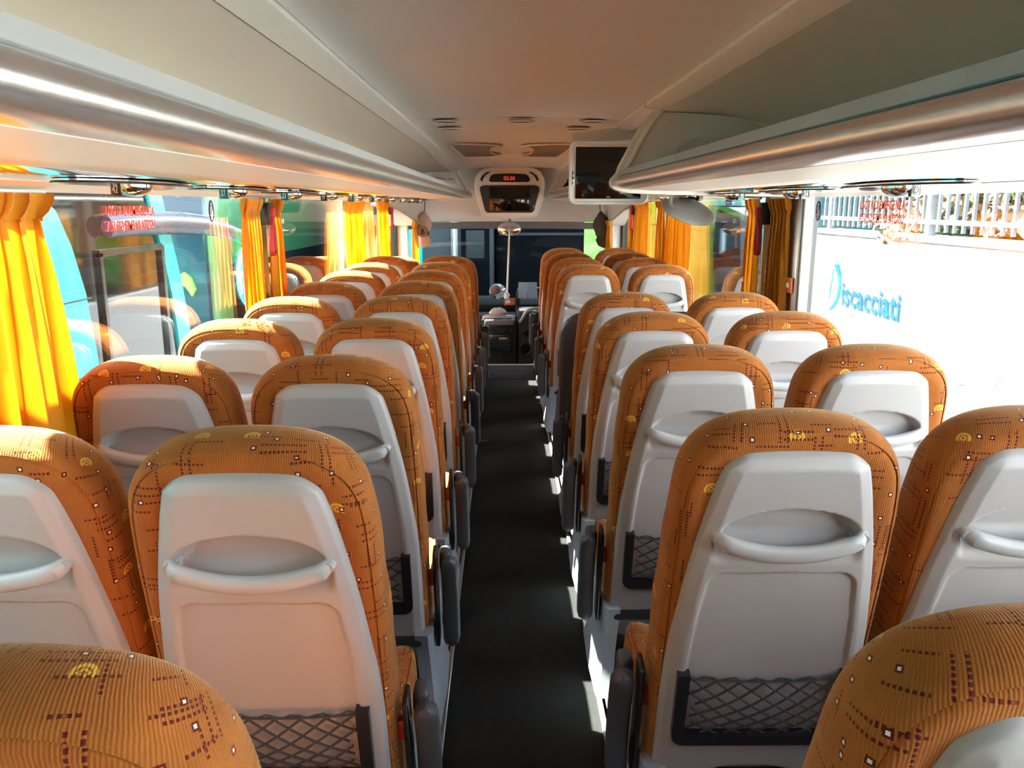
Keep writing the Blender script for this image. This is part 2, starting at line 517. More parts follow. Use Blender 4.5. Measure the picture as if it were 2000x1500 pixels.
# side walls and windows
WIN = {-1: [(-1.55, 1.58), (1.72, 4.14), (4.28, 6.98), (7.10, 8.50), (8.62, 9.45)],
        1: [(-1.55, 1.10), (1.24, 3.74), (4.28, 6.70), (6.82, 8.24), (8.40, 9.45)]}
ZB, ZT = .80, 1.645
wn = 0
for sd, nm in ((-1, 'left'), (1, 'right')):
    w = struct('wall_' + nm, 'lower side wall and dark pillars between the coach windows', 'wall')
    a, b = sorted((sd * 1.265, sd * 1.34))
    MB().box(a, b, Y0, 10.2, -1.0, ZB, .004, 1).build('lower_panel', 'wallgrey', w)
    MB().box(a, b, Y0, 10.2, ZT, 1.75).build('upper_panel', 'under', w)
    oa, ob_ = sorted((sd * 1.341, sd * 1.352))
    MB().box(oa, ob_, Y0, 10.2, -1.0, ZB - .01).build('reflection_dimming_skin', 'band', w)  # unseen dark skin added to dim this wall's reflection in the turquoise coach
    edges = [Y0] + [e for wd in WIN[sd] for e in wd] + [9.62]
    for k in range(0, len(edges), 2):
        MB().box(a, b, edges[k], edges[k + 1], ZB - .01, ZT + .01, .006, 1).build('pillar', 'pillar', w)
    for (y0, y1) in WIN[sd]:
        wn += 1
        win = struct('window_%d' % wn, 'tinted side window pane of the coach', 'window')
        ga, gb = sorted((sd * 1.297, sd * 1.307))
        MB().box(ga, gb, y0, y1, ZB, ZT).build('pane', 'glass', win)
        fr = MB()
        fa, fb = sorted((sd * 1.267, sd * 1.307))
        for (p, q, r_, s_) in ((y0, y0 + .018, ZB, ZT), (y1 - .018, y1, ZB, ZT), (y0, y1, ZB, ZB + .02), (y0, y1, ZT - .008, ZT)):
            fr.box(fa, fb, p, q, r_, s_, .003, 1)
        fr.build('frame', 'alu' if sd > 0 and y0 == 1.24 else 'black', win)
    if sd > 0:   # broad aluminium post beside the big side window
        MB().box(1.255, 1.34, 3.745, 3.93, ZB, ZT, .01).build('post', 'alu', w)
# rear wall
smesh('wall_rear', MB().box(-1.34, 1.34, Y0 - .1, Y0, -1.0, 2.1), 'wallgrey', 'rear wall of the coach', 'wall')

# ------------------------------------------------------------------ luggage racks
def rack(name, label, sd, y0, y1, ends):
    t = thing(name, label, 'luggage rack', (sd * .8, y0, 1.64), 0, None)
    def X(u): return sd * u - sd * .8
    def ext(prof, m, nm, n=2):
        rings = [[(X(u), (y1 - y0) * i / n, z - 1.64) for u, z in prof] for i in range(n + 1)]
        return MB().loft(rings).build(nm, m, t, sharp=50)
    ext([(.452, 1.749), (.446, 1.747), (.4405, 1.7245), (.444, 1.722), (.455, 1.722), (.462, 1.745)], 'lip', 'lip')
    tube = catmull([(.449, 1.7205), (.4375, 1.7195), (.428, 1.711), (.4245, 1.699), (.429, 1.684), (.444, 1.673), (.466, 1.6685), (.487, 1.6668)], 20)
    ext([tuple(p) for p in tube] + [(.487, 1.675), (.46, 1.69), (.449, 1.71)], 'rail', 'rail')
    tr = ext([(.487, 1.6662), (.56, 1.6635), (.68, 1.660), (.782, 1.6575), (.786, 1.661), (1.06, 1.655), (1.063, 1.6495), (1.10, 1.6475),
              (1.22, 1.6425), (1.258, 1.632), (1.263, 1.632), (1.263, 1.70), (.47, 1.705), (.462, 1.69), (.487, 1.68)], 'under', 'tray')
    MB().loft([[(X(u), yy, z - 1.64) for u, z in ((.788, 1.6605), (.80, 1.6565), (1.05, 1.651), (1.060, 1.6545))] for yy in (0.0, y1 - y0)],
              True, True, True).build('service_strip', 'chrome', t)
    for (ye, dirn) in ends:   # moulded end caps
        prof = catmull([(.590, 1.995), (.553, 1.955), (.512, 1.89), (.475, 1.82), (.446, 1.765), (.437, 1.738), (.416, 1.715), (.410, 1.697), (.419, 1.674), (.452, 1.6585),
                        (.52, 1.650), (.70, 1.643)], 40)
        poly = [tuple(p) for p in prof] + [(1.24, 1.634), (1.245, 1.75), (1.19, 1.85), (1.10, 1.92), (.99, 1.96), (.87, 1.98), (.75, 1.988)]
        cm = MB().prism(poly, lambda a, b, tt: (X(a), ye - y0 + tt, b - 1.64), 0 if dirn > 0 else -.07, .07 if dirn > 0 else 0)
        c_ = cm.build('end_cap', 'under' if sd > 0 else 'white', t)
        # raised rim and embossed arch on the inner face
        yy = ye - y0 - (.004 if dirn > 0 else -.004)
        rim = [(X(p[0] + .035), yy, p[1] - 1.64) for p in prof[:26]]
        MB().tube(rim, .010, 6).build('cap_rim', 'under', c_)
        arch = [(X(.80 + .12 * math.cos(a)), yy, 1.79 + .09 * math.sin(a) - 1.64) for a in [math.pi * k / 14 for k in range(15)]]
        arch = [(X(.66), yy, .07)] + arch[::-1]
        MB().tube(arch, .006, 6).build('embossed_arch', 'under', c_)
        MB().sphere((X(.665), yy, 1.945 - 1.64), .008, .006, .008, 10, 6).build('fixing_stud', 'white', c_)
    return t
rack('luggage_rack', 'long open silver railed luggage rack above the driver side seats', -1, Y0, 9.52, [(9.45, 1)])
rack('luggage_rack', 'open silver railed luggage rack behind the hanging monitor, door side', 1, Y0, 3.80, [(3.74, 1)])
rack('luggage_rack', 'short luggage rack between hanging monitor and windscreen, door side', 1, 4.75, 9.52, [(4.75, -1), (9.45, 1)])

# ------------------------------------------------------------------ front: header panel, windscreen, dash
def fy(x): return 9.98 - .42 * (abs(x) / 1.2) ** 2.2
fp = struct('wall_front', 'white curved header panel above the windscreen', 'wall')
def front_sheet(z0, z1, dy0, dy1, n=32, hw=1.22, nz=6, th=.03):
    out = []
    for j in range(nz + 1):
        f = j / nz; z = z0 + (z1 - z0) * f
        out.append([(hw * (2 * i / n - 1), fy(hw * (2 * i / n - 1)) + dy0 + (dy1 - dy0) * f, z) for i in range(n + 1)])
    back = [[(x, y + th, z) for x, y, z in r] for r in out[::-1]]
    return MB().loft([list(r) for r in out] + back + [out[0]], False, False, False)
front_sheet(2.08, 1.405, -.42, 0.0).build('header_panel', 'front', fp, sharp=40)
front_sheet(1.40, 1.325, -.015, .0).build('grey_band', 'band', fp)
wn += 1
wsx = struct('window_%d' % wn, 'wide dark windscreen beyond the dashboard', 'window')
def ws():
    m = MB(); out = []
    for j in range(9):
        f = j / 8; z = 1.33 - 1.2 * f
        out.append([(1.22 * (2 * i / 32 - 1), fy(1.22 * (2 * i / 32 - 1)) + .03 + .55 * f, z) for i in range(33)])
    return m.loft(out, False, False, False)
ws().build('pane', 'screenglass', wsx)
for sd in (-1, 1):
    # white moulding that arches down over the small front side window
    arch = catmull([(8.30, 1.600), (8.45, 1.590), (8.65, 1.560), (8.85, 1.505), (9.05, 1.440), (9.2, 1.395), (9.35, 1.375), (9.55, 1.375)], 24)
    poly = [(8.30, 1.66)] + [tuple(p) for p in arch] + [(9.60, 1.66)]
    a, b = (1.13, 1.262)
    m = MB().prism(poly, lambda p, q, t: (sd * (1.262 if t > 1.2 else 1.215 - (.27 if sd < 0 else .16) * sstep(8.3, 9.5, p)), p, q), a, b)
    o = m.build('trim_front_' + ('left' if sd < 0 else 'right'), 'white'); o['kind'] = 'structure'; o['label'] = 'white moulding arching over the small front side window'
    o['category'] = 'trim'
    MB().tube([(sd * (1.213 - (.27 if sd < 0 else .16) * sstep(8.3, 9.5, p.x)), p.x, p.y) for p in arch], .009, 6).build('arch_bead', 'alu', o)
    MB().box(min(sd * 1.15, sd * 1.27), max(sd * 1.15, sd * 1.27), 9.50, 9.62, .3, 1.40, .02).build('corner_post', 'front', o)

# ceiling vents and grilles
for (x, y, w) in ((-.36, 4.50, .062), (.03, 4.50, .066), (.40, 4.50, .062), (-.365, 4.93, .066), (.365, 4.93, .066)):
    t = thing('ceiling_vent', 'slim lens shaped ceiling air slot, %s side, %s' % ('driver' if x < 0 else 'door', 'behind the other near the speaker grille' if y < 4.7 else 'next to the speaker grille') if abs(x) > .1 else 'wide open dark lens shaped air slot at the ceiling centre', 'vent', (x, y, 2.026),
              group='small ceiling air slots' if abs(x) > .1 else None)
    poly = [(w * math.cos(a), .045 * math.sin(a)) for a in [2 * math.pi * k / 28 for k in range(28)]]
    MB().prism(poly, lambda a, b, tt: (a, b, tt), -.004, .004).build('slot_opening', 'black' if abs(x) < .1 else 'brown', t)
    MB().tube([(a * 1.06, b * 1.08, -.003) for a, b in poly], .004, 6, closed=True).build('slot_rim', 'ceiling', t)
for sd in (-1, 1):
    t = thing('ceiling_grille', 'perforated speaker grille in ceiling, ' + ('driver' if sd < 0 else 'door') + ' side', 'grille', (sd * .24, 6.6, 0))
    poly = [(.195, 6.15), (.215, 6.2), (.155, 7.12), (.13, 7.17)] + [(-.05, 7.12), (-.13, 7.05), (-.155, 6.95)]
    inner = [(-.13 + .055 * math.cos(a), 6.66 + .29 * math.sin(a)) for a in [math.pi / 2 - math.pi * k / 12 for k in range(13)]]
    poly += inner + [(-.17, 6.34), (-.10, 6.26), (.05, 6.18)]
    g = MB().prism(poly, lambda a, b, tt: (sd * a, b - 6.6, ceil_z(b) + .012 + tt), -.006, .006)
    g.build('perforated_sheet', 'grille', t)
    MB().tube([(sd * a, b - 6.6, ceil_z(b) + .006) for a, b in poly], .006, 6, closed=True).build('grille_rim', 'ceiling', t)
    hp = MB()
    for iy in range(26):
        for ix in range(16):
            a = -.11 + ix * .018 + (iy % 2) * .009; b = 6.24 + iy * .034
            if a > lin([(6.2, .195), (7.15, .14)], b) - .012: continue
            if ((a + .13) / .07) ** 2 + ((b - 6.66) / .32) ** 2 < 1: continue
            if b < 6.32 and a < .0: continue
            z = ceil_z(b) + .0055
            hp.add([(sd * (a + .0055 * c), b - 6.6 + .011 * s, z) for c, s in ((1, 0), (.5, .87), (-.5, .87), (-1, 0), (-.5, -.87), (.5, -.87))], [(0, 1, 2, 3, 4, 5)])
    o = hp.build('perforation_holes', 'matblack', t, flip=False); o['kind'] = 'stuff'

# front television with clock
tv = thing('front_monitor', 'rounded grey monitor housing with red clock above the windscreen', 'monitor', (0, 9.45, 1.46))
def rounded(pts, n=64):
    P = [Vector(p) for p in pts]; P = P + [P[0]]
    return [tuple(p) for p in catmull([P[-2]] + P + [P[1]], n * 1)][int(n / (len(P) + 1)):-int(n / (len(P) + 1))]
hs = [(-.255, .0), (-.30, .02), (-.345, .14), (-.378, .27), (-.385, .36), (-.372, .43), (-.335, .49), (-.27, .525), (-.15, .538), (0, .54)]
hs = hs + [(-a, b) for a, b in hs[-2::-1]]
MB().prism(hs, lambda a, b, t: (a, t, b), -.05, .35).build('housing', 'front', tv)
MB().tube([(a * 1.0, -.048, b) for a, b in hs], .012, 8, closed=True).build('housing_rim', 'white', tv)
sc_ = [(-.245, .055), (-.27, .075), (-.328, .30), (-.325, .335), (-.28, .352), (.28, .352), (.325, .335), (.328, .30), (.27, .075), (.245, .055)]
s1 = MB().prism(sc_, lambda a, b, t: (a, t, b), -.062, -.04).build('screen_surround', 'black', tv)
MB().box(-.225, .225, -.066, -.055, .075, .335, .004).build('screen', 'screen', tv)
ck = [(-.205, .385), (-.228, .405), (-.205, .455), (-.17, .472), (0, .478), (.17, .472), (.205, .455), (.228, .405), (.205, .385)]
c1 = MB().prism(ck, lambda a, b, t: (a, t, b), -.062, -.04).build('clock_window', 'screen', tv)
place(text_mb('02:50', .056, .001), (-.065, -.0635, .407), (1, 0, 0), (0, 0, 1)).build('clock_digits', 'led', c1)
for sd in (-1, 1):
    v = [(sd * .318, .40), (sd * .298, .395), (sd * .292, .42), (sd * .262, .46), (sd * .205, .495), (sd * .25, .492), (sd * .30, .455), (sd * .322, .42)]
    MB().prism(v, lambda a, b, t: (a, t, b), -.058, -.04).build('housing_vent', 'black', tv)
MB().box(.262, .274, -.064, -.06, .115, .13, .001).build('logo_mark', 'stwhite', tv)
MB().box(.248, .288, -.0635, -.06, .098, .103, .001).build('logo_mark', 'band', tv)

# hanging side monitor
mo = thing('hanging_monitor', 'beige framed flat monitor hanging from the rack gap, door side', 'monitor', (.50, 4.58, 1.61))
mp = []
W2, H2, rr = .205, .315, .035
for (cx, cz, a0) in ((W2 - rr, rr, -90), (W2 - rr, H2 - rr, 0), (-W2 + rr, H2 - rr, 90), (-W2 + rr, rr, 180)):
    for k in range(7):
        a = R(a0 + 15 * k); mp.append((cx + rr * math.cos(a), cz + rr * math.sin(a)))
MB().prism(mp, lambda a, b, t: (a, t, b), -.03, .07).build('bezel', 'under', mo)
MB().tube([(a, -.03, b) for a, b in mp], .009, 8, closed=True).build('bezel_edge', 'white', mo)
scn = MB().box(-.178, .172, -.037, -.02, .022, .290, .003).build('screen', 'screen', mo)
MB().box(-.198, -.186, -.040, -.028, .09, .17, .003).build('button_strip', 'silver', mo)
for z in (.105, .13, .155):
    MB().tube([(-.192, -.045, z), (-.192, -.036, z)], .004 if z != .13 else .006, 8).build('button', 'black', mo)
MB().box(-.012, .008, -.0385, -.0365, .030, .033).build('badge', 'stwhite', mo)
arm_p = catmull([(-.10, .10, .30), (0, .12, .345), (.12, .14, .37)], 8)
MB().loft([[(-.19 + i * .08, .05 + .05 * math.sin(j * .8), .30 + .035 * j + .01 * i) for i in range(6)] + [(.21 - i * .08, .13, .30 + .035 * j + .01 * (5 - i)) for i in range(6)] for j in range(3)]).build('ceiling_bracket', 'under', mo)
fl = catmull([(.19, .012), (.23, .03), (.25, .045), (.28, .052), (.34, .055)], 12)
MB().prism([tuple(p) for p in fl] + [(.34, .09), (.19, .09)], lambda a, b, t: (a, t, b - .012), -.02, .07).build('rack_fairing', 'under', mo)

# mirror and pole in front of the windscreen
t = thing('windscreen_mirror', 'small oval convex mirror hanging at the centre of the windscreen', 'mirror', (0.0, 9.72, 1.33))
tl = Matrix.Rotation(R(-28), 4, 'X')
MB().sphere((0, 0, 0), .138, .022, .078, 28, 12).build('mirror_shell', 'white', t).rotation_euler = (R(-5), 0, 0)
MB().sphere((0, -.012, 0), .130, .016, .071, 28, 12).build('mirror_glass', 'mirror', t).rotation_euler = (R(-5), 0, 0)
MB().tube([(0, .0, .06), (0, .0, .115)], .016, 10).build('mount', 'chrome', t)
t = thing('white_pole', 'thin white pole standing upright from the dashboard to the mirror', 'pole', (-.03, 9.60, .55))
MB().tube([(0, 0, 0), (.03, .04, .77)], .011, 8).build('rod', 'stwhite', t)
MB().sphere((0, -.01, .03), .035, .03, .045, 10, 8, lambda p: p * (1 + .25 * math.sin(9 * p.x + 7 * p.z))).build('tied_knot', 'plasticbag', t)

# dashboard and console
d = thing('dashboard', 'dark grey dashboard running under the windscreen', 'dashboard', (0, 10.0, -.3))
MB().box(-1.18, 1.18, -.15, .75, -.5, .62, .05).build('dash_body', 'dash', d)
MB().box(-1.15, 1.15, .1, .78, .6, .72, .04).build('dash_top', 'matblack', d)
MB().tube(catmull([(.10, -.02, .60), (.11, .0, .86), (.2, .0, .93), (.5, .0, .86)], 16), .028, 8).build('dash_hoop', 'black', d)
c = thing('console', 'silver radio console with switches at the end of the aisle', 'console', (-.02, 9.25, -.55))
MB().box(-.30, .10, .0, .6, .0, .88, .03).build('console_body', 'dash', c)
MB().box(-.29, .085, -.012, .02, .45, .93, .012, mtx=Matrix.Rotation(R(-6), 4, 'X')).build('console_face', 'silver', c)
yo = -.03
for (x0, x1, z0, z1, mm, nn) in ((-.26, .06, .84, .90, 'band', 'control_panel'), (-.26, .03, .55, .72, 'black', 'radio_stack')):
    MB().box(x0, x1, yo - .06 - .0, yo - .02, z0, z1, .006).build(nn, mm, c)
MB().box(-.10, -.01, yo - .066, yo - .05, .68, .70, .002).build('radio_display', 'armlight', c)
for z in (.60, .64):
    MB().box(-.24, .02, yo - .066, yo - .05, z, z + .012, .002).build('radio_slot', 'dash', c)
for k in range(8):
    MB().box(-.22 + k * .034, -.22 + k * .034 + .022, yo - .064, yo - .03, .755, .805, .006).build('rocker_switch', 'black', c)
MB().tube([(-.08, yo - .02, .51), (-.08, yo - .055, .51)], .018, 12).build('socket', 'black', c)
pd = thing('door_console', 'black rounded pod with loudspeaker rings beside the radio console', 'console', (.2, 9.25, -.55))
MB().box(-.115, .25, .0, .6, .0, .97, .05, 4).build('pod_body', 'dash', pd)
for (x, z, r_) in ((.0, .74, .038), (-.02, .56, .062)):
    ring = [(x + r_ * math.cos(a), -.006, z + r_ * 1.1 * math.sin(a)) for a in [2 * math.pi * k / 24 for k in range(24)]]
    g = MB().tube(ring, .011, 8, closed=True).build('speaker_ring', 'black', pd)
    MB().sphere((x, -.002, z), r_ * .85, .012, r_ * .9, 16, 8).build('speaker_cone', 'matblack', g)
MB().box(.075, .14, -.012, .02, .60, .80, .008).build('cup_holder', 'black', pd)
gr = thing('grab_rail', 'pale bent tube grab rail on the door side pod', 'rail', (.2, 9.22, .30))
MB().tube(catmull([(-.085, -.01, .02), (-.06, -.03, .06), (-.02, -.04, .13), (.04, -.03, .165), (.12, -.01, .17), (.2, .02, .16)], 20), .018, 10).build('tube', 'tube', gr)
# things lying on the dash
t = thing('papers', 'open grey-blue sheets propped on the dashboard', 'papers', (.22, 9.92, .60))
for sd in (-1, 1):
    MB().box(.0 if sd > 0 else -.115, .115 if sd > 0 else .0, -.003, .003, -.10, .10, .001, 1, mtx=Matrix.Rotation(R(8 * sd), 4, 'Z') @ Matrix.Rotation(R(-20), 4, 'X')).build('sheet', 'paper', t)
t = thing('face_cap', 'upturned pale cap with blue lining lying on the dashboard', 'cap', (-.14, 9.85, .56))
MB().sphere((0, 0, .03), .10, .09, .10, 18, 10, lambda p: Vector((p.x, p.y, p.z if p.z > -.2 else -.2))).build('crown', 'paper', t)
MB().sphere((-.02, -.045, .05), .07, .06, .07, 14, 8).build('lining', 'brown', t)
MB().box(-.03, .12, -.09, -.05, -.05, .03, .015, mtx=Matrix.Rotation(R(-28), 4, 'Y')).build('brim', 'paper', t)
t = thing('fleece_bundle', 'fluffy white fleece bundle on the console top', 'bundle', (-.13, 9.42, .345))
MB().sphere((0, 0, .045), .10, .09, .065, 20, 12, lambda p: p * (1 + .10 * math.sin(11 * p.x + 3) * math.cos(9 * p.y + 8 * p.z))).build('fleece', 'fur', t)
t = thing('orange_booklet', 'small orange booklet with white label on the dashboard', 'book', (.0, 9.88, .47))
MB().box(-.06, .06, -.015, .015, -.04, .04, .003).build('cover', 'orange', t)
MB().box(-.045, .01, -.019, -.012, -.015, .022, .001).build('label_patch', 'stwhite', t)
t = thing('paper_sheet', 'loose white paper sheet lying on the door side pod', 'paper', (.20, 9.42, .425))
MB().box(-.09, .10, -.08, .14, .0, .004, .001).build('sheet', 'stwhite', t)
t = thing('clip_tray', 'black tray with pens and cards on the radio console', 'tray', (-.12, 9.36, .335))
MB().box(-.17, .14, -.07, .12, .0, .012, .004).build('tray', 'black', t)
for k, (x, m_) in enumerate(((-.03, 'paper'), (.03, 'stblue'), (.07, 'paper'))):
    MB().box(x - .03, x + .03, -.075 - .01 * k, .0, .012, .022, .003).build('card', m_, t)

# ------------------------------------------------------------------ service units with row numbers
def service(sd, y, num, k):
    t = thing('service_unit', 'chrome reading light with seat number %s, %s unit ahead of the rear, %s side' % (num, ORD[k], 'driver' if sd < 0 else 'door'), 'reading light', (sd * .93, y, 1.652))
    poly = [(.085 * math.sin(a) * (1 - .25 * math.cos(a)), .32 * math.cos(a)) for a in [2 * math.pi * k / 32 for k in range(32)]]
    MB().prism(poly, lambda a, b, tt: (a, b, tt), -.008, .0).build('lens_panel', 'chrome', t)
    MB().tube([(a, b, -.006) for a, b in poly], .0025, 5, closed=True).build('panel_seam', 'black', t)
    nub = MB()
    nub.sphere((0, 0, -.008), .036, .055, .026, 20, 12)
    nub.build('nub', 'chrome', t)
    # number plate turned to the aisle and the rear
    ang = R(38) * sd
    ax = Vector((math.cos(ang), math.sin(ang), 0)); nrm = Vector((math.sin(ang), -math.cos(ang), 0))
    pl = MB().box(-.024, .024, -.005, .005, -.017, .017, .003)
    org = nrm * .044 + Vector((0, 0, -.016))
    place(pl, org, ax, -nrm, (0, 0, 1)); p = pl.build('number_plate', 'black', t)
    place(text_mb(str(num), .026, .0004, 'CENTER'), org + nrm * .0056 + Vector((0, 0, -.009)), ax, (0, 0, 1), nrm).build('number', 'stwhite', p)
    MB().sphere((sd * -.01, .13, -.008), .030, .04, .010, 14, 8).build('lamp_lens', 'alu', t)
    return t
for k, n in enumerate((42, 37, 33, 29, 25, 21, 17, 13, 9, 5)): service(-1, 2.02 + .755 * k, n, k)
for k, n in enumerate((40, 34, 30, 26, 22, 18, 14, 10, 6)): service(1, 2.13 + .77 * k, n, k)

# ------------------------------------------------------------------ seats
PHI = R(14)
def P(u, s, t):
    return (u, s * math.sin(PHI) - t * math.cos(PHI), 1.22 - s * math.cos(PHI) - t * math.sin(PHI))
half = [(0, 0), (.05, .0015), (.10, .009), (.145, .026), (.18, .054), (.203, .092), (.214, .14), (.219, .21), (.222, .32), (.224, .45), (.225, .6), (.225, .75), (.224, .86), (.215, .895), (.18, .905), (0, .905)]
hp_ = catmull([(-half[1][0], half[1][1])] + half, 62)[4:]
right = [(p.x, p.y) for p in hp_]; right[0] = (0.0, right[0][1]); right[-1] = (0.0, .905)
outline = right + [(-a, b) for a, b in right[-2:0:-1]]
def normals(ol):
    n = len(ol); out = []
    for i in range(n):
        a = Vector(ol[(i + 1) % n]) - Vector(ol[i - 1]); a.normalize()
        out.append(Vector((a.y, -a.x)))
    # outward: away from centroid
    for i in range(n):
        c = Vector(ol[i]) - Vector((0, .45))
        if out[i].dot(c) < 0: out[i] = -out[i]
    return out
on = normals(outline)
def back_mesh():
    m = MB(); rings = []; uvs = []
    prof = [(.085, .000, -.085), (.060, .009, -.060), (.040, .013, -.040), (.024, .012, -.024), (.0165, .0085, -.017), (.0135, .0040, -.013), (.0115, .0072, -.010), (.006, .0025, -.004),
            (.001, -.008, .008), (-.002, -.025, .026), (-.002, -.050, .052), (.001, -.075, .078), (.008, -.097, .100), (.022, -.113, .120), (.045, -.124, .145), (.075, -.130, .175)]
    for ins, t, uo in prof:
        r = []; uu = []
        for i, (a, b) in enumerate(outline):
            q = Vector((a, b)) - on[i] * ins
            # side bolsters come forward lower down
            fwd = .03 * sstep(.15, .55, b) * sstep(.10, .2, abs(a)) if t < -.05 else 0
            w = .0015 * math.sin(31 * b + 5 * a) if -.09 < t < .0 else 0
            r.append(P(q.x + (w if a > 0 else -w), q.y + (.018 + .9 * max(0, -t - .02) ** 2) * sstep(.5, .1, b), t - fwd))
            z = Vector((a, b)) + on[i] * uo
            uu.append((z.x, -z.y))
        rings.append(r); uvs.append(uu)
    m.loft(rings, True, True, True, uvs)
    return m
me_back = back_mesh().mesh('backrest', sharp=60); me_back.materials.append(M['fabric'])

HW = [(.060, .126), (.085, .134), (.1, .138), (.15, .151), (.2, .162), (.3, .182), (.4, .195), (.5, .205), (.6, .2105), (.7, .2125), (.94, .2125)]
HWc = [(p.x, p.y) for p in catmull(HW, 120)]
def hw(s): return lin(HWc, s)
def stop(t): return .064 + .006 * t * t + .030 * max(0, (abs(t) - .66) / .34) ** 2.4
def shell_h(u, s, t):
    w = hw(s); dside = w - abs(u); dtop = (s - stop(t)) ; dbot = .94 - s
    d = min(dside, dtop, dbot * 1.5 + .004)
    h = .010 + .012 * sstep(0, .008, d) + .014 * min(1, max(0, d) / .030)
    # grab recess
    a = 1 - ((u / .140) ** 2) * 1.0 - (((s - .238) / .060) ** 2 if s < .238 else 0)
    if s < .238:
        h -= .034 * sstep(0.0, .40, a)
    else:
        f = sstep(.150, .128, abs(u)) * sstep(.316, .290, s + .25 * u * u)
        h -= (.034 - .026 * sstep(.238, .300, s)) * min(f, sstep(0, .4, 1 - (u / .150) ** 2) if s < .25 else f)
    # lower panel
    inn = w - .040
    dp = min(inn - abs(u), s - .328, .808 - s)
    cx, cz = inn - .035, .328 + .035
    if abs(u) > cx and s < cz: dp = min(dp, .035 - math.hypot(abs(u) - cx, s - cz))
    cz2 = .808 - .03
    if abs(u) > inn - .03 and s > cz2: dp = min(dp, .03 - math.hypot(abs(u) - inn + .03, s - cz2))
    h -= .0075 * sstep(-.001, .006, dp)
    # gentle belly and foot arch
    h -= .006 * sstep(.34, .58, s) * (1 - sstep(.58, .70, s)) * sstep(.18, 0, abs(u))
    ar = s - (.872 + .048 * (u / .17) ** 2)
    if abs(u) < .19: h -= .011 * sstep(0, .006, ar)
    return h
def shell_mesh():
    m = MB(); nu, nv = 96, 210
    rings = []
    for j in range(nv + 1):
        v = j / nv
        r = []
        for i in range(nu + 1):
            t = 2 * i / nu - 1
            t = math.copysign(abs(t) ** .82, t)
            s = stop(t) + (.94 - stop(t)) * v
            u = hw(s) * t
            r.append(P(u, s, shell_h(u, s, t)))
        rings.append(r)
    m.loft(rings, False, False, False)
    # skirt round the edge
    edge = [(i, 0) for i in range(nu + 1)] + [(nu, j) for j in range(1, nv + 1)] + [(i, nv) for i in range(nu - 1, -1, -1)] + [(0, j) for j in range(nv - 1, 0, -1)]
    a, b = [], []
    for i, j in edge:
        t = 2 * i / nu - 1; t = math.copysign(abs(t) ** .82, t); s = stop(t) + (.94 - stop(t)) * j / nv; u = hw(s) * t
        a.append(rings[j][i]); b.append(P(u, s, -.035))
    m.loft([a, b], True, False, False)
    return m
me_shell = shell_mesh().mesh('back_shell', sharp=48); me_shell.materials.append(M['shell'])

def handle_mesh():
    pts, rad = [], []
    for i in range(25):
        x = 2 * i / 24 - 1
        u = .156 * x
        s = .270 - .034 * x * x
        t = .056 - .010 * x * x - .030 * sstep(.80, 1.0, abs(x))
        pts.append(P(u, s, t)); rad.append(.0188 * (1 - .80 * sstep(.86, 1.0, abs(x))) * (1 - .06 * x * x))
    m = MB().tube(pts, rad, 12, flat=(1.0, .72), up=P(0, 0, 0) and (0, math.sin(PHI), -math.cos(PHI)))
    for sd in (-1, 1):   # feet into the recess
        m.tube([P(sd * .140, .243, .045), P(sd * .142, .240, .012)], [.011, .014], 8)
    return m
me_handle = handle_mesh().mesh('grab_handle', sharp=50); me_handle.materials.append(M['handle'])
def disc_mesh(sd):
    c, r = (sd * .126, .2505), .0085
    rim = [P(c[0] + r * math.cos(a), c[1] + r * math.sin(a), .0602) for a in [2 * math.pi * k / 20 for k in range(20)]]
    m = MB().tube(rim, .0007, 4, closed=True)
    return m
me_disc = []
for sd in (-1, 1):
    q = disc_mesh(sd).mesh('screw_cover'); q.materials.append(M['shell']); me_disc.append(q)

def pocket_frame_mesh():
    # U-shaped frame: outer and inner outlines joined
    ow, iw, zt, zb, zi = .186, .160, .588, .794, .765
    poly = [(-ow, zt), (-iw, zt), (-iw, zi)] + [(iw, zi), (iw, zt), (ow, zt)]
    poly += [(ow - .03 + .03 * math.cos(a), zb - .03 + .03 * math.sin(a)) for a in [math.pi / 2 * k / 6 for k in range(7)]]
    poly += [(-ow + .03 - .03 * math.sin(a), zb - .03 + .03 * math.cos(a)) for a in [math.pi / 2 * k / 6 for k in range(7)]]
    m = MB()
    m.prism(poly, lambda a, b, t: P(a, b, t), .024, .050)
    return m
me_frame = pocket_frame_mesh().mesh('pocket_frame', sharp=35); me_frame.materials.append(M['pocket'])
def net_mesh():
    rnd = random.Random(3)
    m = MB(); zt, zi, iw = .604, .766, .161
    def Q(u, s):
        sag = .010 * (1 - (u / iw) ** 2) * (1 - (s - zt) / (zi - zt))
        bulge = .040 + .012 * (1 - (u / iw) ** 2) * math.sin(math.pi * min(1, max(0, (s - zt) / (zi - zt))))
        return P(u + .0015 * math.sin(60 * s + 9 * u), s + sag, bulge)
    slope = .70
    for k in range(-5, 8):
        for sg in (1, -1):
            u0 = -iw + k * .052
            pts = []
            for j in range(13):
                f = j / 12; s = zt + (zi - zt) * f; u = u0 + f * (zi - zt) / slope * 1.0
                if -iw <= u <= iw: pts.append(Q(sg * u, s + .004 * math.sin(7 * u0 + 5 * f)))
            if len(pts) > 2: m.tube(pts, .0027, 5)
    m.tube([Q(-iw + 2 * iw * j / 20, zt) for j in range(21)], .0030, 6)
    m.tube([Q(-iw + 2 * iw * j / 20, zt - .005 + .005 * math.sin(j * 1.9)) for j in range(21)], .0022, 5)
    return m
me_net = net_mesh().mesh('pocket_net', sharp=80); me_net.materials.append(M['net'])

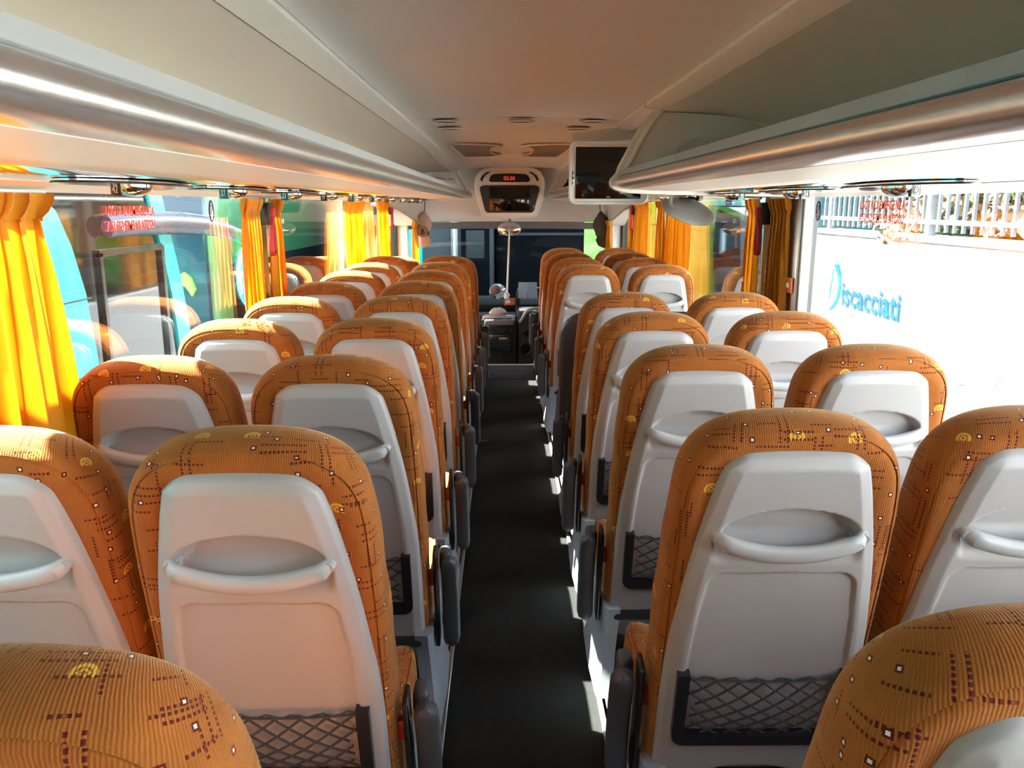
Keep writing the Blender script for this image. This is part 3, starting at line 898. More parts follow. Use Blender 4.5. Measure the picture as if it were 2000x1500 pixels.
def cushion_mesh():
    m = MB(); rings = []; uvs = []
    N = 40
    for (sc, z) in ((.90, .345), (.985, .352), (1.0, .375), (1.0, .42), (.985, .452), (.955, .466), (.94, .463), (.90, .470), (.7, .474), (.35, .470)):
        r = []; uu = []
        for k in range(N):
            a = 2 * math.pi * k / N
            ca, sa = math.cos(a), math.sin(a)
            x = math.copysign(abs(ca) ** .32, ca) * .228; y = math.copysign(abs(sa) ** .32, sa) * .235
            px, py = x * sc, .43 + y * sc
            bol = .016 * sstep(.13, .2, abs(px)) if z > .45 else 0
            r.append((px, py, z + bol - .02 * sstep(.6, .67, py)))
            uu.append((px + x * 1.5 * (.48 - z), py + y * 1.5 * (.48 - z)))
        rings.append(r); uvs.append(uu)
    m.loft(rings, True, True, True, uvs); return m
me_cush = cushion_mesh().mesh('seat_cushion', sharp=60); me_cush.materials.append(M['fabric'])

def armrest_mesh(sd):
    m = MB(); rings = []
    s0, s1 = .635, .965
    n = 22
    for j in range(n + 1):
        f = j / n
        s = s0 + (s1 - s0) * f
        e = 1 - abs(2 * f - 1) ** 5
        e2 = math.sqrt(max(0.0006, 1 - max(0, (abs(2 * f - 1) - .80) / .20) ** 2))
        wx = .026 * e2; wt = .022 * (.5 + .5 * e2)
        ring = []
        for k in range(16):
            a = 2 * math.pi * k / 16
            ca, sa = math.cos(a), math.sin(a)
            ring.append(P(sd * .290 + math.copysign(abs(ca) ** .6, ca) * wx, s, -.012 + math.copysign(abs(sa) ** .6, sa) * wt - .02 * math.sin(math.pi * f)))
        rings.append(ring)
    return m.loft(rings)
def armlight_mesh(sd):
    m = MB(); rings = []
    for j in range(13):
        f = j / 12; s = .70 + .23 * f
        w = .055 * math.sin(math.pi * (.06 + .88 * f)) ** .6
        rings.append([P(sd * .291 + x, s, -.03 - y) for x, y in ((-.016, 0), (.016, 0), (.018, w * .6), (.008, w), (-.008, w), (-.018, w * .6))])
    return m.loft(rings)
def bracket_mesh(sd):
    return MB().box(-.006, .006, -.03, .03, -.34, 0, .004, mtx=Matrix.Translation(Vector(P(sd * .248, .63, -.035))) @ Matrix.Rotation(PHI, 4, 'X'))
def knob_mesh(sd):
    m = MB(); m.box(sd * .272 - .018, sd * .272 + .018, .235, .30, .53, .590, .014, 3); return m
def pedestal_mesh(sd):
    m = MB(); rings = []
    # side skirt panel, wider at the foot
    for j in range(9):
        f = j / 8; z = .05 + (.36 - .05) * f
        y0 = .16 + .05 * math.sin(math.pi * f); y1 = .62 - .10 * math.sin(math.pi * f * .9)
        x1 = .235 + .022 * (1 - f) ** 2; x0 = x1 - .05
        rings.append([(sd * x, y, z) for x, y in ((x0, y0), (x1 - .012, y0), (x1, y0 + .02), (x1 + .006, (y0 + y1) / 2), (x1, y1 - .02), (x1 - .012, y1), (x0, y1))])
    return m.loft(rings)
def leg_mesh():
    m = MB(); m.box(-.21, .21, .30, .36, .30, .36, .006); m.box(-.03, .03, .30, .36, .05, .31, .006)
    m.box(-.06, .06, .2, .48, .05, .07, .005); return m
def base_mesh(): return MB().box(-.205, .205, .17, .60, .315, .350, .01)
SH = {}
for sd in (-1, 1):
    for nm, fn, mm in (('armrest', armrest_mesh, 'arm'), ('armrest_inset', armlight_mesh, 'armlight'), ('armrest_bracket', bracket_mesh, 'pocket'), ('recline_knob', knob_mesh, 'arm'), ('pedestal', pedestal_mesh, 'pedestal')):
        q = fn(sd).mesh(nm, sharp=50); q.materials.append(M[mm]); SH[nm, sd] = q
    q = MB().box(sd * .238 - .012, sd * .238 + .012, .20, .225, .50, .545, .003).mesh('belt_buckle'); q.materials.append(M['belt']); SH['buckle', sd] = q
me_leg = leg_mesh().mesh('seat_leg'); me_leg.materials.append(M['dash'])
me_base = base_mesh().mesh('seat_pan'); me_base.materials.append(M['dash'])

def seat(x, y, label, group, aisle=0, dz=0.0):
    t = thing('coach_seat', label, 'seat', (x, y, 0.0), 0, group)
    kids = []
    b = link('backrest', me_back, t)
    sh = link('back_shell', me_shell, t); sh['label'] = 'moulded grey plastic back shell'
    h_ = link('grab_handle', me_handle, t)
    for q in me_disc: link('screw_cover', q, h_)
    f_ = link('pocket_frame', me_frame, t); f_['label'] = 'black U-shaped pocket frame'
    link('pocket_net', me_net, f_)
    kids = [b, sh, h_, f_, link('seat_cushion', me_cush, t), link('seat_pan', me_base, t)]
    if aisle:
        a = link('armrest', SH['armrest', aisle], t); link('armrest_inset', SH['armrest_inset', aisle], a)
        kids += [a, link('armrest_bracket', SH['armrest_bracket', aisle], t), link('recline_knob', SH['recline_knob', aisle], t), link('belt_buckle', SH['buckle', aisle], t)]
        link('pedestal', SH['pedestal', aisle], t)
    link('seat_leg', me_leg, t)
    if dz:
        for k in kids: k.location.z = dz
    return t
LAx, LWx, RAx, RWx = -.510, -.985, .490, .980
G = 'orange patterned coach seats'
NL = 10
for i in range(0, NL):
    y = 1.345 + .722 * (i - 1) if i else .585
    back = ORD[NL - 1 - i] if NL - 1 - i < len(ORD) else 'last'
    if i < 9 + 1:
        seat(LAx, y, 'orange patterned coach seat beside the aisle, driver side, %s row from the windscreen' % back, G, 1, -.05 if i == 9 else 0)
for i in range(1, NL):
    y = 1.345 + .722 * (i - 1) + .02
    seat(LWx, y, 'orange patterned coach seat by the window, driver side, %s row from the windscreen' % ORD[NL - 1 - i], G, 0, -.05 if i == 9 else -.005)
RR = [.655, 1.465, 2.225, 2.965, 3.66]
for k, y in enumerate(RR):
    lb = ['fifth', 'fourth', 'third', 'second', 'first'][k]
    seat(RAx, y, 'orange patterned coach seat beside the aisle, door side, %s row behind the dark partition' % lb, G, -1)
    if k: seat(RWx, y + (.0 if k > 1 else .02), 'orange patterned coach seat by the window, door side, %s row behind the dark partition' % lb, G, 0)
RF = [5.42, 6.15, 6.87, 7.58]
for k, y in enumerate(RF):
    lb = ORD[3 - k]
    seat(RAx, y, 'orange patterned coach seat beside the aisle, door side, %s row from the windscreen' % lb, G, -1)
    seat(RWx, y, 'orange patterned coach seat by the window, door side, %s row from the windscreen' % lb, G, 0)

# rows around and behind the viewpoint
seat(LWx, .60, 'orange patterned coach seat by the window, driver side, tenth row from the windscreen', G)
seat(RWx, .67, 'orange patterned coach seat by the window, door side, fifth row behind the dark partition', G)
for x, sd, wh in ((LAx, 1, 'beside the aisle, driver side, eleventh row from the windscreen'), (LWx, 0, 'by the window, driver side, eleventh row from the windscreen'),
                  (RAx, -1, 'beside the aisle, door side, sixth row behind the dark partition'), (RWx, 0, 'by the window, door side, sixth row behind the dark partition')):
    seat(x, -.22, 'orange patterned coach seat ' + wh, G, sd)

# partition ahead of the rear door-side group
pt = thing('partition', 'dark blue-grey padded partition panel ahead of the rear door side seats', 'partition', (.72, 4.22, .05))
poly = []
for (cx, cz, a0) in ((.36, .88, 0), (-.36, .88, 90)):
    for k in range(9):
        a = R(a0 + 90 * k / 8); poly.append((cx + .11 * math.cos(a), cz + .11 * math.sin(a)))
poly += [(-.47, .25), (-.44, .22), (.44, .22), (.47, .25)]
MB().prism(poly, lambda a, b, tt: (a, tt + .10 * (1 - b), b), -.03, .03).build('panel', 'arm', pt)
MB().tube([(a, .10 * (1 - b) - .005, b) for a, b in poly], .026, 8, closed=True).build('padded_rim', 'arm', pt)
for x in (-.38, .38): MB().box(x - .02, x + .02, .06, .10, 0, .30, .004).build('foot', 'alu', pt)
sw = thing('stair_guard', 'pale blue-grey stepped cover beside the middle stairwell', 'cover', (.33, 4.4, .05))
for k in range(3):
    MB().box(-.045, .10, .05 + k * .28, .28 + k * .28, 0, .40 - .06 * k, .03).build('cover_block', 'pedestal', sw)
    MB().box(-.05, -.02, .10 + k * .28, .2 + k * .28, .12, .16, .006).build('recess_handle', 'black', sw)

# ------------------------------------------------------------------ curtains
def curtain(sd, y0, y1, folds, label, zt=1.628, zb=.80, xb=1.226, amp=.024, seed=1, lean=0.0):
    rnd = random.Random(seed)
    t = thing('window_curtain', label, 'curtain', (sd * xb, (y0 + y1) / 2, zb), 0, None)
    n = folds * 12; rows = 16
    ph = [rnd.uniform(-.5, .5) for _ in range(folds + 2)]
    am = [rnd.uniform(.7, 1.25) for _ in range(folds + 2)]
    def px(f, z):
        k = f * folds; i = int(min(k, folds - 1)); fr = k - i
        a = am[i] * (1 - fr) + am[i + 1] * fr
        g = (zt - z) / (zt - zb)
        w = 2 * math.pi * k + ph[i] * 1.3 * g + .9 * math.sin(2.2 * g + seed)
        sn = math.sin(w + .55 * math.sin(w)) * .72 + .28 * math.asin(math.sin(w)) / 1.571 + .22 * math.sin(2.7 * w + seed + 2 * g)
        return a * amp * (.75 + .5 * g) * sn
    yc = (y0 + y1) / 2
    def sheet(z_list, w_fn, th, a_fn, off):
        front = []
        for z in z_list:
            r = []
            for i in range(n + 1):
                f = i / n
                yy = (y0 + (y1 - y0) * f - yc) * w_fn(z) + .010 * math.sin(4 * math.pi * folds * f + 1) * (1 if th > 0 else 1)
                r.append((sd * (px(f, z) * a_fn(z) + off(z)), yy + lean * (zt - z), z - zb))
            front.append(r)
        return front
    zc = [zt - .062 - (zt - .062 - zb) * (j / rows) ** 1.0 for j in range(rows + 1)]
    fr = sheet(zc, lambda z: .93 + .12 * sstep(zt - .06, zt - .5, z), 0, lambda z: .6 + .4 * sstep(zt - .06, zt - .2, z), lambda z: 0)
    m = MB().loft(fr, False, False, False)
    m.build('cloth', 'curtain', t, flip=False, sharp=70)
    hz = [zt, zt - .02, zt - .045, zt - .060, zt - .068]
    hd = sheet(hz, lambda z: 1.04 if z > zt - .03 else .97, 0, lambda z: 1.15 if z > zt - .05 else .6, lambda z: -.012 * sstep(zt - .068, zt, z))
    hb = MB().loft(hd, False, False, False)
    hb.build('pleated_header', 'curtain', t, flip=False, sharp=70)
    rt = MB().box(-.006, .006, (y0 - yc) * 1.05, (y1 - yc) * 1.05, zt - zb - .002, zt - zb + .008)
    rt.build('curtain_track', 'alu', t)
    return t
curtain(-1, 1.550, 2.150, 7, 'glowing orange curtain gathered beside the turquoise coach corner', seed=3, amp=.034)
curtain(-1, 3.780, 4.030, 5, 'orange curtain hanging between turquoise coach mirror and red emergency hammer', amp=.015, seed=5)
curtain(-1, 4.240, 4.400, 3, 'narrow orange curtain in front of the red hammer, driver side', seed=6)
curtain(-1, 6.258, 6.946, 6, 'orange curtain by the green coach, driver side', seed=8, amp=.028)
curtain(-1, 7.822, 8.490, 6, 'orange curtain nearest the hanging beige cap', seed=9, amp=.028)
curtain(-1, 8.90, 9.26, 4, 'short orange curtain below the white arch, beside beige cap', zt=1.43, xb=1.02, seed=10)
curtain(1, 3.800, 4.060, 5, 'ochre curtain beside the big bright window and its silver post', seed=12, amp=.016)
curtain(1, 4.240, 4.430, 3, 'narrow ochre curtain with eyelet ahead of the door side hammer', seed=13, amp=.020)
curtain(1, 5.841, 6.633, 7, 'ochre curtain behind the round grey mirror', seed=14, amp=.028)
curtain(1, 6.811, 7.009, 3, 'narrow ochre curtain ahead of the one behind the round mirror', seed=15)
curtain(1, 7.447, 8.219, 6, 'ochre curtain under the hanging monitor corner', seed=16, amp=.028)
curtain(1, 8.365, 8.657, 3, 'narrow ochre curtain under the white arch bead, door side', seed=17)
curtain(1, 8.96, 9.38, 4, 'short ochre curtain beside the hanging dark cap', zt=1.43, xb=1.08, seed=18)

# ------------------------------------------------------------------ emergency hammers
def hammer(sd, y, label, lean):
    t = thing('emergency_hammer', label, 'hammer', (sd * 1.195, y, 1.36)); t.scale = (.72, .72, .72)
    loop = catmull([(0, 0, .27), (0, -.030 * lean, .20), (0, -.05 * lean, .09), (0, -.045 * lean, .02), (0, -.01 * lean, .0), (0, .02 * lean, .03), (0, .018 * lean, .12), (0, .006, .20), (0, 0, .27)], 32)
    MB().tube(loop[:-1], .012, 8, closed=True, flat=(.8, 1.6)).build('handle_loop', 'red', t)
    MB().box(-.025, .025, -.028, .028, .25, .32, .012).build('hammer_head', 'red', t)
    MB().box(min(0, sd * .095), max(0, sd * .095), -.05, .05, .20, .35, .01).build('holder', 'black', t)
    return t
hammer(-1, 4.145, 'red emergency hammer with loop handle on the pillar, driver side', 1.2)
hammer(1, 4.15, 'red emergency hammer hanging between ochre curtains, door side', .8)
hammer(-1, 8.56, 'small red hammer ahead of the orange curtain by the beige cap', .7)
hammer(1, 8.30, 'small red hammer at the pillar near the dark cap', .7)
for sd, y, z, lb in ((-1, 4.14, 1.215, 'red and white notice on the pillar under the red hammer, driver side'), (1, 4.15, 1.26, 'red and white notice under the hammer, door side'),
                 (-1, 7.04, 1.56, 'pale red notice high on the pillar by the green coach'), (1, 6.76, 1.57, 'pale red notice high on pillar behind the round mirror')):
    t = thing('notice_sticker', lb, 'sticker', (sd * 1.2605, y, z))
    MB().box(-.002, .002, -.055, .055, -.05, .05, .001, 1).build('card', 'stred', t)
    for k in range(4):
        MB().box(-.0035, .0035, -.045, .04 - .012 * (k % 2), -.038 + k * .023, -.028 + k * .023).build('printed_line', 'stwhite', t)

# ------------------------------------------------------------------ window stickers
def exit_sticker(sd, y0, z, label):
    t = thing('exit_sticker', label, 'sticker', (sd * 1.2955, y0, z))
    ax = (0, -sd, 0)
    for k, mir in ((1, False), (0, True)):
        mb = text_mb('USCITA DI EMERGENZA', .0400, .0008, offset=.0002)
        w = max(p[0] for p in mb.v)
        mb.v = [(p[0] * .36 / w - (.36 if mir else 0), p[1] * 1.15, p[2]) for p in mb.v]
        place(mb, (0, 0, k * .047), ax, (0, 0, 1), (-sd, 0, 0), mirror=mir).build('lettering', 'redtext', t)
    return t
exit_sticker(-1, 2.64, 1.518, 'red emergency exit lettering on the window facing the turquoise coach')
exit_sticker(1, 3.21, 1.537, 'red emergency exit lettering on the big bright window')
def belt_sticker(sd, y, z, r, label):
    t = thing('belt_sticker', label, 'sticker', (sd * 1.2945, y, z))
    s = -sd
    def F(a, b, tt): return (-sd * tt, s * a * r, b * r)
    circ = [(.72 * math.cos(q), math.sin(q)) for q in [2 * math.pi * k / 32 for k in range(32)]]
    d_ = MB().prism(circ, F, 0, .0016).build('disc', 'navy', t)
    MB().prism([(.13 * math.cos(q) - .02, .62 + .17 * math.sin(q)) for q in [2 * math.pi * k / 16 for k in range(16)]], F, .0016, .0026).build('figure_head', 'stwhite', d_)
    MB().prism([(-.20, .40), (.18, .42), (.40, -.16), (.36, -.28), (-.36, -.28), (-.34, -.1)], F, .0016, .0026).build('figure_torso', 'stwhite', d_)
    MB().prism([(.42, .62), (.48, .56), (-.34, -.32), (-.40, -.26)], F, .0026, .0034).build('belt_band', 'navy', d_)
    MB().prism([(-.50, -.36), (-.28, -.30), (.28, -.30), (.50, -.36), (.48, -.44), (.26, -.40), (.20, -.82), (.06, -.86), (.05, -.48), (-.05, -.48), (-.06, -.86), (-.20, -.82), (-.26, -.40), (-.48, -.44)], F, .0016, .0026).build('figure_legs', 'stwhite', d_)
    return t
belt_sticker(-1, 3.58, 1.575, .045, 'navy oval seat belt sticker on the window facing the turquoise coach')
belt_sticker(1, 3.63, 1.575, .042, 'navy oval seat belt sticker beside the silver post')
belt_sticker(1, 2.10, 1.588, .038, 'navy oval seat belt sticker on the bright window by the seat number 40')
t = thing('info_sticker', 'small blue and white notice high on the door side window', 'sticker', (1.295, 5.1, 1.62))
MB().box(-.001, .001, -.07, .07, -.022, .022).build('card', 'stblue', t)
MB().box(-.002, .002, -.05, .05, -.012, -.004).build('printed_line', 'stwhite', t)
# eyelet on the narrow curtain
t = thing('curtain_eyelet', 'small metal eyelet in the narrow ochre curtain', 'eyelet', (1.192, 4.35, 1.22))
MB().tube([(0, .010 * math.cos(a), .010 * math.sin(a)) for a in [2 * math.pi * k / 16 for k in range(16)]], .004, 6, closed=True).build('ring', 'stwhite', t)
MB().sphere((0, 0, 0), .003, .008, .008, 8, 6).build('hole', 'black', t)
# small coat hook plate on the silver post
t = thing('belt_guide', 'small orange edged fixing plate on the silver post', 'fixing', (1.246, 3.79, 1.24))
MB().box(-.006, .006, -.03, .03, -.035, .035, .004).build('plate', 'orange', t)
MB().sphere((-.006, 0, 0), .008, .014, .014, 12, 8).build('boss', 'stwhite', t)

# ------------------------------------------------------------------ round mirror (seen from behind)
mr = thing('stair_mirror', 'large round grey backed mirror on a bent arm over the middle stairwell', 'mirror', (.885, 4.32, 1.572))
rings = []
prof = [(.001, -.040), (.03, -.040), (.06, -.036), (.09, -.028), (.115, -.016), (.132, -.006), (.140, .002), (.142, .008), (.138, .012), (.130, .010)]
for r_, h_ in prof:
    rings.append([(r_ * math.cos(2 * math.pi * k / 40), r_ * math.sin(2 * math.pi * k / 40), h_) for k in range(40)])
rot = (R(205), R(13), R(0))
sh = MB().loft(rings).build('mirror_back', 'handle', mr, sharp=60); sh.rotation_euler = rot
gl = MB().loft([[(r_ * math.cos(2 * math.pi * k / 40), r_ * math.sin(2 * math.pi * k / 40), h_) for k in range(40)] for r_, h_ in ((.131, .0115), (.08, .020), (.02, .024))]).build('mirror_glass', 'mirror', mr)
gl.rotation_euler = rot
MB().tube(catmull([(-.10, -.03, .075), (-.10, -.035, .035), (-.085, -.05, .015), (-.05, -.055, .003), (.0, -.055, -.006), (.04, -.05, -.010)], 20), .009, 10).build('bent_arm', 'handle', mr)
MB().tube([(-.02, -.055, -.003), (.05, -.05, -.012)], .014, 10).build('clamp', 'tube', mr)
MB().box(-.012, .012, -.062, -.035, -.035, -.006, .003).build('clamp_bolt', 'band', mr)

# ------------------------------------------------------------------ hanging caps
def cap(x, y, z, mm, label, sd, badge):
    t = thing('baseball_cap', label, 'cap', (x, y, z)); t.scale = (1.3, 1.3, 1.3)
    def f(p):
        q = p.copy()
        q.x *= 1 - .45 * max(0, p.z) - .12 * max(0, -p.z)
        q.x += .18 * p.z * -sd
        return q * (1 + .05 * math.sin(6 * p.z + 4 * p.y))
    MB().sphere((0, 0, 0), .082, .075, .125, 24, 16, f).build('crown', mm, t)
    br = [(.02 * sd - .055, -.07), (.055, -.085), (.075, -.12), (.05, -.165), (.01, -.185), (-.035, -.165), (-.06, -.115)]
    MB().prism(br, lambda a, b, tt: (a * 1.0, tt, b), -.045, -.035).build('brim', mm, t)
    MB().tube([(-.02 * sd, 0, .12), (-.025 * sd, .005, .20)], .004, 6).build('strap', 'black', t)
    MB().tube([(-.025 * sd, .005, .19), (-.035 * sd, .02, .25)], .0018, 5).build('hanging_cord', 'band', t)
    MB().tube([(.0 + .06 * math.cos(a), -.035 + .012 * math.sin(3 * a), -.075 + .012 * math.sin(a)) for a in [math.pi * k / 10 for k in range(11)]], .004, 6).build('seam', 'black' if badge else mm, t)
    if badge:
        n = Vector((.25, -1, -.08)).normalized(); ax = Vector((1, .25, 0)).normalized(); ay = n.cross(ax) * -1
        ay = ax.cross(n) * -1 if ax.cross(n).z < 0 else ax.cross(n)
        o = Vector((.008, -.077, -.045))
        ring = [o + ax * (.040 * math.cos(a)) + ay * (.040 * math.sin(a)) for a in [2 * math.pi * k / 28 for k in range(28)]]
        bd = MB().tube(ring, .010, 6, closed=True, flat=(.3, 1), up=tuple(n)).build('badge_ring', 'capring', t)
        place(text_mb('B', .062, .002, 'CENTER', .002), o - ay * .022, ax, ay, n).build('badge_letter', 'black', bd)
        MB().box(.05, .062, -.07, -.06, -.07, -.045, .002).build('side_tab', 'black', t)
    else:
        MB().tube([(.03 + .03 * math.cos(a), -.072, -.02 + .035 * math.sin(a)) for a in [math.pi * k / 9 for k in range(10)]], .006, 6).build('fold', mm, t)
    return t
cap(-.965, 9.34, 1.375, 'capbeige', 'beige baseball cap with round letter badge hanging by the short curtain', -1, True)
cap(1.03, 9.36, 1.37, 'capdark', 'dark grey-brown cap hanging below the side monitor', 1, False)

# ------------------------------------------------------------------ luggage on the front rack ends
t = thing('plastic_bag', 'crumpled pale plastic bag on the front end of the rack', 'bag', (-.72, 8.75, 1.705))
MB().sphere((0, 0, .085), .17, .34, .085, 24, 14, lambda p: p * (1 + .10 * math.sin(7 * p.x + 3) * math.cos(9 * p.y) + .08 * math.sin(13 * p.z))).build('bag_body', 'plasticbag', t)
MB().sphere((.10, .22, .11), .05, .08, .06, 12, 8, lambda p: p * (1 + .2 * math.sin(9 * p.x + 8 * p.y))).build('bag_knot', 'plasticbag', t)
t = thing('black_bag', 'small black bag on the door side front rack', 'bag', (.66, 8.6, 1.705))
MB().sphere((0, 0, .08), .11, .2, .085, 20, 12, lambda p: p * (1 + .1 * math.sin(5 * p.x + 6 * p.z))).build('bag_body', 'matblack', t)
t = thing('orange_pouch', 'small orange pouch beside the black bag on the rack', 'pouch', (.53, 8.5, 1.70))
MB().box(-.03, .03, -.06, .06, .005, .075, .018).build('pouch_body', 'orange', t)
MB().box(-.012, .012, -.066, -.058, .03, .055, .002).build('label_patch', 'stwhite', t)

# ================================================================== outside
smesh('ground', MB().box(-40, 40, -25, 60, -1.7, -1.35), 'asphalt', 'grey asphalt of the coach yard', 'ground')

# turquoise coach alongside on the driver side
XA = -2.40
ta = thing('turquoise_coach', 'bright turquoise coach parked close alongside the driver side windows', 'coach', (-3.6, 2.0, -1.35))
def A(x, y, z): return (x + 3.6, y - 2.0, z + 1.35)
m = MB().prism([(-7, -.95), (4.70, -.95), (4.74, .30), (4.72, .75), (4.66, 1.12), (4.56, 1.38), (4.44, 1.57), (4.28, 1.66), (4.05, 1.70), (-7, 1.70)], lambda a, b, t: A(t, a, b), XA, -4.85)
m.build('body', 'turq', ta)
MB().prism([(-7, 1.702), (4.05, 1.702), (4.29, 1.662), (4.455, 1.57), (4.575, 1.38), (4.675, 1.12), (4.735, .75), (4.76, .30), (5.98, .30), (5.86, 1.0), (5.68, 1.55), (5.5, 2.0), (-7, 2.0)],
           lambda a, b, t: A(t, a, b), XA - .02, XA - .08).build('side_glass', 'coachglass', ta)
MB().prism([(4.72, -.95), (6.25, -.95), (6.28, .0), (6.22, .32), (4.76, .32), (4.72, .30)], lambda a, b, t: A(t, a, b), XA - .01, -4.83).build('front_lower', 'turq', ta)
MB().prism([(5.98, .30), (6.24, .30), (6.06, 1.05), (5.86, 1.58), (5.70, 2.0), (5.45, 2.02), (5.66, 1.55), (5.86, 1.0)], lambda a, b, t: A(t, a, b), XA, XA - .22).build('front_pillar', 'turq', ta)
MB().box(*[v for p in zip(A(-4.75, -7, 1.98), A(XA - .06, 5.6, 2.33)) for v in p], .06).build('roof', 'turq', ta)
for z in (1.085, .66):
    MB().box(*[v for p in zip(A(XA - .02, -7, z - .004), A(XA + .003, 4.72, z + .004)) for v in p]).build('panel_seam', 'black', ta)
wf = MB()
for (a, b, c_, d_) in ((4.86, 5.76, 1.30, 1.345), (4.86, 4.90, .4, 1.33), (5.74, 5.79, .4, 1.33)):
    wf.box(*[v for p in zip(A(XA - .03, a, c_), A(XA + .004, b, d_)) for v in p], .004, 1)
wf.build('sliding_window_frame', 'black', ta)
MB().box(*[v for p in zip(A(XA - .8, 4.98, .75), A(XA - .70, 5.6, 1.18)) for v in p], .03).build('cab_seat', 'brown', ta)
pth = catmull([A(XA + .02, 4.95, 1.475), A(XA + .10, 5.4, 1.485), A(XA + .16, 5.9, 1.47), A(XA + .20, 6.35, 1.43), A(XA + .24, 6.7, 1.36), A(XA + .25, 6.95, 1.24), A(XA + .25, 7.05, 1.08)], 30)
MB().tube(pth, [.055 + .01 * math.sin(i / 5) for i in range(31)], 12, flat=(1.15, .7), up=(0, 0, 1)).build('mirror_arm', 'mirrorarm', ta, sharp=60)
MB().sphere(A(XA + .22, 6.92, 1.02), .09, .15, .26, 20, 14, lambda p: Vector((p.x, p.y * (1 - .25 * p.z), p.z))).build('mirror_housing', 'turq', ta)

# green coach further ahead on that side
tg = thing('green_coach', 'dark green coach parked ahead of the turquoise coach', 'coach', (-4.4, 13, -1.35))
def Bc(x, y, z): return (x + 4.4, y - 13, z + 1.35)
MB().box(*[v for p in zip(Bc(-5.6, 9.2, -1.0), Bc(-3.2, 20, 2.3)) for v in p], .15, 3).build('body', 'green', tg)
MB().box(*[v for p in zip(Bc(-3.25, 9.6, -.1), Bc(-3.185, 19.6, .95)) for v in p], .02).build('side_glass', 'coachglass', tg)
MB().box(*[v for p in zip(Bc(-5.5, 9.15, .0), Bc(-3.3, 9.25, 1.9)) for v in p], .05).build('front_glass', 'coachblue', tg)
MB().box(*[v for p in zip(Bc(-5.5, 9.12, -.9), Bc(-3.3, 9.26, -.1)) for v in p], .05).build('front_lower', 'green', tg)
lf = [(-.10, .16), (.0, .22), (.10, .12), (.16, -.1), (.10, -.22), (.02, -.06), (-.08, .02)]
MB().prism(lf, lambda a, b, t: Bc(-3.85 + a, t, 1.28 + b), 9.10, 9.16).build('leaf_emblem', 'lime', tg)
MB().prism([(a * .7, b * .6) for a, b in lf], lambda a, b, t: Bc(-3.55 + a, t, .75 + b), 9.10, 9.16).build('leaf_emblem', 'lime', tg)

# vehicles ahead of the windscreen
tc_ = thing('lime_coach', 'coach with bright lime green side and dark glass ahead of the windscreen', 'coach', (1.15, 14, -1.35))
MB().box(-1.35, 1.35, .0, 8, .35, 3.5, .2, 3).build('body', 'lime', tc_)
MB().box(-1.36, .12, -.06, .2, .5, 3.3, .06).build('rear_glass', 'darkrear', tc_)
MB().box(.25, 1.2, -.03, .05, 1.3, 2.2, .06).build('engine_panel', 'lime', tc_)
MB().box(.10, 1.32, -.02, .02, 2.62, 2.64).build('panel_seam', 'black', tc_)
MB().box(-1.3, .1, -.09, -.05, 2.45, 2.50, .01).build('wiper', 'dash', tc_)
td = thing('grey_coach', 'shaded grey coach front ahead of the windscreen', 'coach', (-1.48, 13.6, -1.35))
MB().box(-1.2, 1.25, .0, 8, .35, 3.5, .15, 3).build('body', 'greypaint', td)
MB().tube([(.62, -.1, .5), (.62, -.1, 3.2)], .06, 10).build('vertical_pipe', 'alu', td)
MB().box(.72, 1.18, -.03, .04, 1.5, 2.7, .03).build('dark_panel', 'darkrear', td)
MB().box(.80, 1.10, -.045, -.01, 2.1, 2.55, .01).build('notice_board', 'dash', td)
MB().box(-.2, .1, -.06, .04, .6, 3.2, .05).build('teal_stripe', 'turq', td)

cn = thing('shade_canopy', 'unseen grey flat canopy added to shade the coaches ahead of the windscreen', 'canopy', (-1.0, 19, -1.35))  # added canopy out of view, keeps sky and sun off coaches and dashboard
MB().box(-3.9, 2.3, -8.5, 7.0, 5.2, 5.4, .03).build('shade_slab', 'greypaint', cn)
for x, ys in ((-3.4, (1.5, 6.8)), (2.2, (6.8,))):
    for y in ys: MB().box(x - .1, x + .1, y - .1, y + .1, 0, 5.2, .01).build('post', 'band', cn)
# teal coach beyond the middle door
te = thing('teal_coach', 'dark teal coach parked beyond the middle door', 'coach', (3.90, 14, -1.35))
MB().box(-1.15, 1.2, -5.2, 6, .35, 3.5, .15, 3).build('body', 'teal', te)
MB().box(-1.17, -1.10, -4.9, 5.6, 1.7, 2.95, .03).build('side_glass', 'coachglass', te)

# white wall with lettering, railing and planting on the door side
XW = 3.04
wl = thing('boundary_wall', 'sunlit white rendered wall with teal painted lettering', 'wall', (XW + .15, 2.5, -1.35))
MB().box(0 - .15, .15, -10, 6.1, 0, 2.68, .01).build('render', 'wall', wl)
MB().box(-.18, .18, -10, 6.1, 2.68, 2.72, .01).build('coping', 'coping', wl)
# painted name: drop line then the letters
def wtext(body, size, y, z, ext, mm, dx=0, off=0.0):
    mb = text_mb(body, size, ext, 'LEFT', off, 1.07)
    place(mb, (-.152 - dx, y - 2.5, z + 1.35), (0, -1, 0), (0, 0, 1), (-1, 0, 0))
    return mb.build('lettering', mm, wl)
wtext('iscacciati', .30, 7.565, .70, .001, 'tealsh', 0, .007)
wtext('iscacciati', .30, 7.59, .715, .001, 'teallet', .003, .007)
dsw = [(-.02, .46), (.03, .435), (.12, .36), (.185, .27), (.205, .17), (.18, .07), (.12, -.01), (.04, -.06), (-.08, -.09), (.01, -.02), (.075, .04), (.115, .12), (.118, .19), (.09, .25), (.03, .31), (-.02, .35)]
MB().prism(dsw, lambda a, b, t: (-t, 7.80 - a * 1.0 - 2.5, .70 + b + 1.35), .150, .154).build('lettering', 'teallet', wl)
